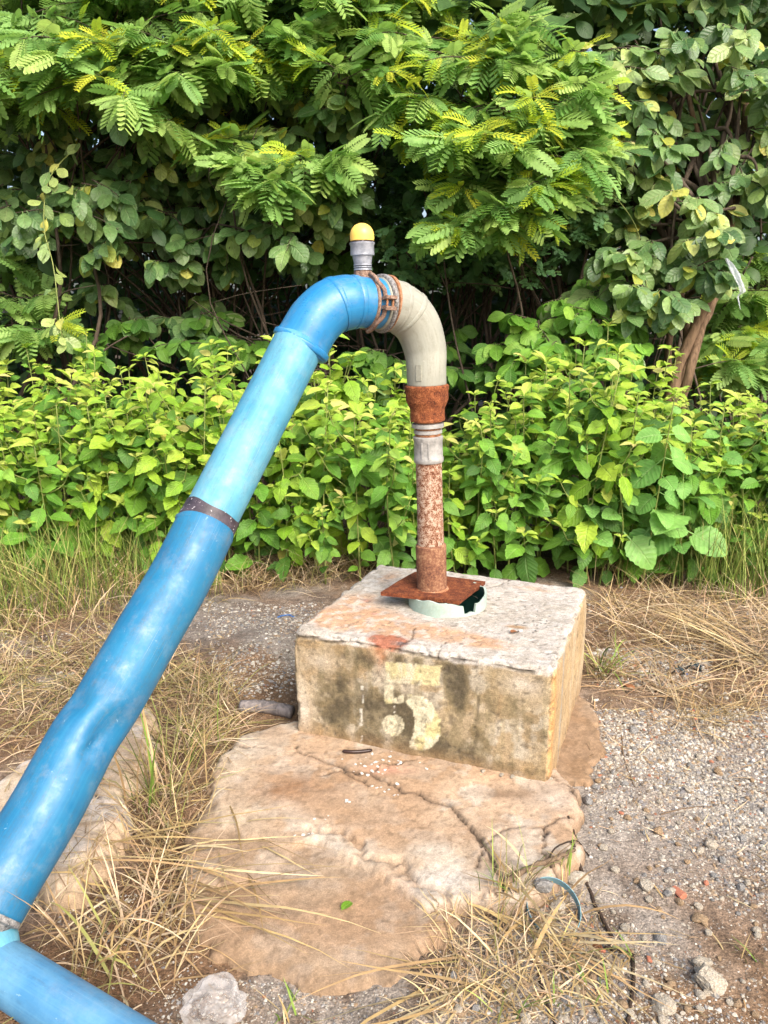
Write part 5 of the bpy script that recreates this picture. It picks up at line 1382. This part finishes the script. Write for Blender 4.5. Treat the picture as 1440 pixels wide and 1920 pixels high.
# ================================================================== gravel and stones
def ico():
    p = (1 + 5 ** .5) / 2
    V = np.array([(-1, p, 0), (1, p, 0), (-1, -p, 0), (1, -p, 0), (0, -1, p), (0, 1, p), (0, -1, -p), (0, 1, -p), (p, 0, -1), (p, 0, 1), (-p, 0, -1), (-p, 0, 1)], float)
    V /= np.linalg.norm(V[0])
    F = np.array([(0, 11, 5), (0, 5, 1), (0, 1, 7), (0, 7, 10), (0, 10, 11), (1, 5, 9), (5, 11, 4), (11, 10, 2), (10, 7, 6), (7, 1, 8), (3, 9, 4), (3, 4, 2), (3, 2, 6), (3, 6, 8), (3, 8, 9), (4, 9, 5), (2, 4, 11), (6, 2, 10), (8, 6, 7), (9, 8, 1)])
    return V, F
ICO_V, ICO_F = ico()
def gravel():
    polys = [([(1080, 1330), (1500, 1330), (1500, 1990), (880, 1990), (1060, 1800), (1110, 1650), (1100, 1500)], 26000, (.0013, .0070)),
             ([(900, 1700), (1200, 1600), (1300, 1990), (800, 1990)], 3200, (.002, .007)),
             ([(380, 1130), (620, 1130), (560, 1300), (480, 1340), (400, 1280)], 3600, (.002, .007)),
             ([(1110, 1220), (1340, 1210), (1330, 1290), (1120, 1290)], 1800, (.003, .009)),
             ([(330, 1830), (700, 1850), (900, 1990), (250, 1990)], 1500, (.002, .006)),
             ([(80, 1700), (330, 1660), (380, 1800), (300, 1900)], 500, (.002, .006)),
             ([(1100, 1100), (1440, 1100), (1440, 1330), (1100, 1330)], 900, (.002, .007)),
             ([(0, 1180), (380, 1160), (380, 1300), (0, 1300)], 900, (.002, .007))]
    Vs, Cs, Fs = [], [], []; n0 = 0
    pal = np.array([(.46, .42, .35), (.56, .53, .46), (.36, .32, .26), (.27, .26, .25), (.20, .19, .19), (.40, .30, .20), (.30, .21, .13), (.62, .59, .53), (.34, .15, .09), (.16, .13, .10)])
    pr = np.array([.2, .13, .16, .13, .1, .1, .08, .05, .02, .03])
    for poly, n, (a, b) in polys:
        P_ = gpoly(poly, GZ); lo, hi = P_.min(0), P_.max(0); got = []
        tries = 0
        while len(got) < n and tries < 60:
            tries += 1
            q = RNG.uniform(lo, hi, (n, 2)); q = q[poly_sd(q[:, 0], q[:, 1], P_) > 0]
            q = q[slab_h(q[:, 0], q[:, 1]) < -.1]
            q = q[fbm(q[:, 0], q[:, 1], 3.5, 4, 400) > RNG.uniform(.22, .66, len(q))]
            got += q.tolist()
        q = np.array(got[:n]); n = len(q)
        s = a + (b - a) * RNG.random(n) ** 4.0
        dist = np.hypot(q[:, 0], q[:, 1])
        s = s * np.clip(dist / 2.2, .8, 1.35)
        z = gh(q[:, 0], q[:, 1])
        sh = RNG.uniform(.62, 1.3, (n, 12, 1)) ** .7
        ang = RNG.uniform(0, 2 * PI, n); ca, sa = np.cos(ang), np.sin(ang)
        V = ICO_V[None] * sh * (np.stack([RNG.uniform(.8, 1.5, n), RNG.uniform(.7, 1.1, n), RNG.uniform(.45, .8, n)], -1) * s[:, None])[:, None, :]
        V = np.stack([V[..., 0] * ca[:, None] - V[..., 1] * sa[:, None], V[..., 0] * sa[:, None] + V[..., 1] * ca[:, None], V[..., 2]], -1)
        V += np.stack([q[:, 0], q[:, 1], z + s * .05], -1)[:, None, :]
        c = pal[RNG.choice(len(pal), n, p=pr)] * RNG.uniform(.7, 1.15, (n, 1))
        Vs.append(V.reshape(-1, 3)); Cs.append(np.repeat(c, 12, 0))
        Fs.append((ICO_F[None] + (np.arange(n) * 12)[:, None, None] + n0).reshape(-1, 3)); n0 += n * 12
    o = add('gravel', make_mesh('gravel', np.concatenate(Vs), np.concatenate(Fs), col=np.clip(np.concatenate(Cs) * .80, 0, 1), smooth=False), M['gravel'])
    tag(o, 'loose pale gravel scattered over the brown soil', 'gravel', kind='stuff')
gravel()
def stone_mesh(seed, box_=False, sub=2):
    import bmesh
    bm = bmesh.new()
    if box_:
        bmesh.ops.create_cube(bm, size=1.6); bmesh.ops.subdivide_edges(bm, edges=bm.edges[:], cuts=1, use_grid_fill=True)
    else: bmesh.ops.create_icosphere(bm, subdivisions=sub, radius=1)
    nc = 9 if sub < 3 else 16
    r = np.random.default_rng(seed); dirs = [unit(r.normal(size=3)) for _ in range(nc)]; cut = r.uniform(.5, .85, nc)
    for v in bm.verts:
        p = np.array(v.co)
        for d, c in zip(dirs, cut):
            k = p @ d
            if k > c: p = p - d * (k - c) * .92
        v.co = p * (1 + r.uniform(-.07, .07) + (.18 * (fbm(p[0] + p[2], p[1] - p[2], 3, 3, seed) - .5) if sub > 2 else 0))
    me = bpy.data.meshes.new('stone'); bm.to_mesh(me); bm.free()
    me.polygons.foreach_set('use_smooth', np.zeros(len(me.polygons), bool))
    return me
STONES = {m: [stone_mesh(s) for s in range(k * 10, k * 10 + 4)] for k, m in enumerate(('stone_w', 'stone_g', 'stone_t'))}
for m, l in STONES.items():
    for me in l: me.materials.append(M[m])
def stone(px, py, size, mat, label, group=None, cat='stone', sx=1.2, sy=1.0, sz=.7, rz=None, name='stone', me=None):
    p = at_z(px, py, GZ + .01); s = size * 1.0
    z = float(surf(p[0], p[1]))
    o = bpy.data.objects.new(name, me or random.choice(STONES[mat])); COL.objects.link(o)
    o.location = (p[0], p[1], z + s * sz * .45); o.scale = (s * sx, s * sy, s * sz)
    o.rotation_euler = (random.uniform(-.2, .2), random.uniform(-.2, .2), random.uniform(0, 6) if rz is None else rz)
    return tag(o, label, cat, group)
stone(1188, 1366, .020, 'stone_g', 'grey angular stone alone beside the block on bare soil')
RK = stone_mesh(321, False, 4); RK.materials.append(M['stone_w'])
stone(1327, 1836, .036, 'stone_w', 'largest rough pale rock near the bottom right corner', sx=1.2, sz=.75, me=RK)
stone(1213, 1660, .019, 'stone_w', 'cream stone left of the red brick shard')
stone(1312, 1718, .018, 'stone_t', 'tan stone below the red brick shard')
stone(1240, 1754, .019, 'stone_g', 'dark grey stone below the cream stone')
stone(1084, 1648, .026, 'stone_w', 'pale stone at the slab corner beside the plastic ring')
stone(1014, 1682, .028, 'stone_g', 'rounded grey lump inside the blue plastic ring', sz=.75)
stone(1048, 1700, .020, 'stone_w', 'small white stone inside the blue plastic ring')
stone(1246, 1880, .026, 'stone_w', 'white stone close to the bottom edge below the dark twig')
stone(1235, 1552, .018, 'stone_t', 'brown tan stone on the gravel right of the slab')
stone(1332, 1580, .018, 'stone_w', 'pale stone at mid right on grey gravel')
stone(1102, 1500, .016, 'stone_g', 'small grey stick shaped stone at the slab edge', sx=1.0, sy=1.9, rz=-.3)
stone(1348, 1442, .016, 'stone_t', 'yellowish stone on the palest gravel', )
stone(1312, 1590, .012, 'stone_w', 'little white stone left of the pale mid right stone')
stone(1315, 1795, .020, 'stone_w', 'bleached chip standing above the largest rock', sx=1.5, sy=.7)
o = stone(1271, 1670, .017, 'stone_t', 'red brick shard lying on the gravel', cat='brick shard', name='brick_shard', me=stone_mesh(77, True), sx=.9, sy=1.3, sz=.6, rz=.5)
o.data.materials.append(M['brick'])
for px, py in ((1165, 1520), (1218, 1790), (1325, 1650), (1130, 1775), (1305, 1345), (1300, 1330)):
    me = stone_mesh(int(px)); me.materials.append(M['brick'])
    stone(px, py, .008, 'stone_t', 'tiny orange red brick crumb on the soil', 'brick crumbs on the soil', 'brick crumb', name='brick_crumb', me=me)
for k in range(150):
    px = random.uniform(1110, 1435); py = random.uniform(1390, 1910)
    if k > 120: px, py = random.uniform(820, 1120), random.uniform(1800, 1910)
    if py < 1420 and px < 1180: continue
    q = at_z(px, py, GZ)
    if float(slab_h(q[0], q[1])) > -.1: continue
    stone(px, py, random.uniform(.006, .0135), random.choice(('stone_w', 'stone_w', 'stone_g', 'stone_t')), 'loose pebble among the gravel right of the slab', 'loose pebbles in the gravel', 'pebble', name='pebble')
for px, py in ((1000, 1462), (985, 1470), (960, 1478), (905, 1468), (1030, 1480), (940, 1475)):
    stone(px, py, .008, 'stone_w', 'white pebble in the soil heap at the foot of the block', 'white pebbles at the block foot', 'pebble', name='pebble')

# ================================================================== small things
def stick(name, label, pts, r0, r1, mat, z=GZ + .012, cat='stick', n=20, lift=None):
    P_ = []
    for k, (a, b) in enumerate(pts):
        p = at_z(a, b, z); p[2] = float(surf(p[0], p[1])) + r0 * .8 + (lift[k] if lift else 0); P_.append(p)
    pth = spline(P_, n) + RNG.normal(0, min(r0 * .25, .0014), (n, 3)); root = P_[0]
    A = Acc(); A.put(*tube(pth, np.linspace(r0, r1, n), 8)); o = add(name, A.mesh(name, root), M[mat]); o.location = root
    return tag(o, label, cat)
stick('twig', 'brown twig poking out from the slab edge above the plastic ring', [(945, 1684), (985, 1665), (1040, 1648), (1075, 1625)], .008, .005, 'brown_wood', lift=[.0, .015, .02, .01])
stick('twig', 'thin dark twig curving over the slab corner', [(1025, 1640), (1040, 1625), (1075, 1610), (1090, 1600)], .0025, .0015, 'dark_wood', lift=[0, .02, .02, 0])
stick('stick', 'dark straight stick running down the gravel from the slab corner', [(1072, 1602), (1095, 1640), (1120, 1695), (1158, 1762)], .0052, .0042, 'dark_wood')
stick('stick', 'dark bent stick end pointing right below the plastic ring', [(1135, 1768), (1160, 1774), (1190, 1782)], .0045, .0035, 'dark_wood')
stick('stick', 'dark upright looking stick reaching the bottom edge', [(1188, 1784), (1187, 1840), (1182, 1880), (1172, 1935)], .0042, .004, 'dark_wood')
stick('stick', 'thin dark stick under the grass tuft at the bottom', [(1010, 1810), (1020, 1860), (1045, 1925)], .0038, .003, 'dark_wood')
stick('stick', 'thin dark straw beside the lone grey stone', [(1165, 1370), (1172, 1420), (1190, 1468)], .002, .0015, 'brown_wood')
stick('stick', 'pale dry straw lying on the right gravel', [(1240, 1517), (1290, 1508), (1338, 1504)], .0022, .0012, 'brown_wood')
stick('stick', 'short stick lying on the slab lip near the crack', [(1064, 1550), (1085, 1575), (1105, 1598)], .003, .002, 'dark_wood')
stick('old_pipe', 'old grey cracked pipe stub half buried left of the block', [(452, 1334), (500, 1332), (548, 1338)], .024, .024, 'grey_wood', cat='pipe')
stick('cord', 'short blue cord lying on the soil behind the block left corner', [(520, 1156), (540, 1152), (552, 1156)], .004, .004, 'bluescrap', cat='cord')
def millipede():
    P_ = []
    for a, b in ((642, 1409), (660, 1411), (680, 1409), (698, 1407)):
        p = at_z(a, b, .015); p[2] = float(surf(p[0], p[1])) + .006; P_.append(p)
    pth = spline(P_, 49); r = .0062 * np.where(np.arange(49) % 3 == 0, .86, 1.0) * np.minimum(1, np.minimum(np.arange(49) + 2, 50 - np.arange(49)) / 5)
    A = Acc(); A.put(*tube(pth, r, 12)); o = add('millipede', A.mesh('millipede', P_[0]), M['millipede']); o.location = P_[0]
    tag(o, 'dark brown millipede lying along the foot of the block front', 'millipede')
millipede()
def ring():
    c = at_z(1037, 1700, GZ + .02); c[2] = float(gh(c[0], c[1])) + .012
    R_, w, t = .064, .020, .0016; S = 60
    tx = unit([1, .0, .0]); nz = unit([.10, -.42, 1]); ty = np.cross(nz, tx); tx = np.cross(ty, nz)
    V = []
    for i in range(S):
        a = i / S * 2 * PI; d = tx * math.cos(a) + ty * math.sin(a) * 1.12
        for rr, h in ((R_, -w / 2), (R_ + t, -w / 2), (R_ + t, w / 2), (R_, w / 2)): V.append(d * rr + nz * h)
    F = [[i * 4 + k, i * 4 + (k + 1) % 4, ((i + 1) % S) * 4 + (k + 1) % 4, ((i + 1) % S) * 4 + k] for i in range(S) for k in range(4)]
    o = add('plastic_ring', make_mesh('plastic_ring', np.array(V), np.array(F), smooth=False), M['ring']); o.location = c
    tag(o, 'cut blue plastic pipe ring lying at the slab corner', 'ring')
ring()
def bag():
    import bmesh
    bm = bmesh.new(); bmesh.ops.create_icosphere(bm, subdivisions=5, radius=1)
    r = np.random.default_rng(5); D = [unit(r.normal(size=3)) for _ in range(46)]; ph = r.uniform(0, 6, 46)
    knot = unit([.55, -.5, .65]); C1 = np.array([unit(q_) for q_ in r.normal(size=(22, 3))]); C2 = np.array([unit(q_) for q_ in r.normal(size=(90, 3))])
    for v in bm.verts:
        p = np.array(v.co); q = 1.0
        kd = np.linalg.norm(p - knot); tang = math.atan2(np.cross(p, knot) @ D[0], p @ D[1])
        q = .62 + .62 * np.linalg.norm(C1 - p, axis=1).min() + .75 * np.linalg.norm(C2 - p, axis=1).min() + .25 * math.exp(-(kd / .17) ** 2) + .12 * abs(math.sin(tang * 9)) * math.exp(-(kd / .6) ** 2)
        v.co = p * q
    me = bpy.data.meshes.new('plastic_bag'); bm.to_mesh(me); bm.free(); me.polygons.foreach_set('use_smooth', np.zeros(len(me.polygons), bool))
    o = add('plastic_bag', me, M['bag']); p = at_z(402, 1880, GZ + .02); o.location = (p[0], p[1], float(gh(p[0], p[1])) + .022); o.scale = (.066, .050, .036); o.rotation_euler = (.1, .05, .25)
    tag(o, 'crumpled clear plastic bag lying on the soil at the bottom', 'plastic bag')
bag()
def film(name, label, pts, widths, mat, cat, tw=0.0, seed=0, n=26, m=8):
    P_ = spline(np.array(pts), n); w = np.interp(np.linspace(0, 1, n), np.linspace(0, 1, len(widths)), widths); r = np.random.default_rng(seed)
    V = []
    for i in range(n):
        sd = unit([math.cos(tw * i / n), math.sin(tw * i / n), .15])
        for j in range(m):
            u = j / (m - 1) - .5
            V.append(P_[i] + sd * u * w[i] + np.array([0, 1, 0]) * (.25 * w[i] * math.sin(u * 9 + i * .4) + .004 * math.sin(i * 1.7 + j)))
    F = [[i * m + j, i * m + j + 1, (i + 1) * m + j + 1, (i + 1) * m + j] for i in range(n - 1) for j in range(m - 1)]
    o = add(name, make_mesh(name, np.array(V) - P_[0], np.array(F)), M[mat]); o.location = P_[0]
    s = o.modifiers.new('thickness', 'SOLIDIFY'); s.thickness = .0006
    return tag(o, label, cat)
film('plastic_strip', 'torn clear plastic strip hanging from the twisted trunk at right', [at_d(1362, 484, 4.52), at_d(1380, 515, 4.48), at_d(1393, 545, 4.48), at_d(1384, 556, 4.50), at_d(1388, 580, 4.48)], [.012, .06, .045, .018, .012], 'strip', 'plastic strip', 1.0, 3)
film('plastic_strip', 'narrow twisted plastic tail beside the hanging strip', [at_d(1358, 505, 4.74), at_d(1362, 530, 4.74), at_d(1372, 552, 4.72), at_d(1382, 556, 4.72)], [.01, .02, .012, .008], 'strip', 'plastic strip', 2.0, 4)
def flat_bit(name, label, cat, px, py, z, L, W, mat, rz, group=None, curl=.5, onblock=False):
    V, F, uv = leaf_tmpl(1, W / L, 6, .5, .7, .3, curl, 0, pet=0)
    p = at_z(px, py, z); zz = z if onblock else float(surf(p[0], p[1]))
    o = add(name, make_mesh(name, V * L, F, uv=uv), M[mat]); o.location = (p[0], p[1], zz + .006); o.rotation_euler = (random.uniform(-.1, .25), random.uniform(-.2, .2), rz)
    return tag(o, label, cat, group)
flat_bit('dead_leaf', 'curled red brown dead leaf on the block top', 'leaf', 958, 1190, BH, .05, .024, 'deadleaf', -.7, onblock=True)
flat_bit('dead_leaf', 'orange brown leaf fragment near the plastic ring', 'leaf', 1130, 1778, GZ, .03, .02, 'deadleaf', 1.2)
flat_bit('fallen_leaf', 'green folded leaf lying on the tan slab', 'leaf', 640, 1706, .0, .045, .022, 'weed', -.6)
flat_bit('dead_leaf', 'dry brown leaf curled on the soil right of the block', 'leaf', 1190, 1300, GZ, .06, .03, 'deadleaf', .4)
for k, (px, py, m) in enumerate(((1300, 1250, 'darkscrap'), (1270, 1258, 'darkscrap'))):
    film('plastic_scrap', ('dark crumpled plastic scrap in the dead grass right of the block', 'smaller dark plastic scrap beside the crumpled one')[k], [at_z(px - 12, py + 4, GZ + .01), at_z(px, py - 6, GZ + .04), at_z(px + 12, py, GZ + .03), at_z(px + 14, py + 8, GZ)], [.02, .04, .03, .02] if k == 0 else [.01, .025, .02, .01], m, 'plastic scrap', 1.5, k)
flat_bit('plastic_scrap', 'small bright blue scrap below the dark plastic in dead grass', 'plastic scrap', 1290, 1272, GZ, .03, .02, 'bluescrap', .3)
flat_bit('plastic_scrap', 'small blue scrap on the soil left of the long pipe', 'plastic scrap', 128, 1272, GZ, .035, .02, 'bluescrap', 1.4)
me = stone_mesh(901); me.materials.append(M['flake'])
def on_block(px, py, s, name, label, cat, mesh, group=None, sz=.6):
    p = at_z(px, py, BH); o = bpy.data.objects.new(name, mesh); COL.objects.link(o); o.location = (p[0], p[1], BH + s * .35); o.scale = (s * 1.2, s, s * sz); o.rotation_euler = (0, 0, random.uniform(0, 6))
    return tag(o, label, cat, group)
on_block(976, 1184, .007, 'pebble', 'white pebble beside the dead leaf on the block top', 'pebble', me)
for k in range(16):
    on_block(random.gauss(1010, 35), random.gauss(1160, 16), random.uniform(.0022, .004), 'crumb', 'dark grit crumb on the block top', 'crumb', STONES['stone_g'][k % 4], 'grit crumbs on the block top')
def flakes():
    base = []
    for px, py, n, sx, sy in ((735, 1425, 22, 26, 10), (725, 1478, 8, 14, 6), (665, 1432, 6, 18, 6), (700, 1445, 7, 20, 8), (610, 1530, 3, 8, 6), (575, 1560, 4, 12, 5), (650, 1500, 3, 6, 4)):
        for k in range(n): base.append((random.gauss(px, sx), random.gauss(py, sy)))
    for px, py in base:
        p = at_z(px, py, .015); s = random.uniform(.0025, .0065)
        if np.dot(p - B0, EY) > -.008: continue
        o = bpy.data.objects.new('paint_flake', me); COL.objects.link(o); o.location = (p[0], p[1], float(surf(p[0], p[1])) + .002); o.scale = (s * 1.2, s * .9, s * .3); o.rotation_euler = (random.uniform(-.3, .3), random.uniform(-.3, .3), random.uniform(0, 6))
        tag(o, 'small white flake scattered on the slab before the block', 'flake', 'white flakes on the slab')
flakes()
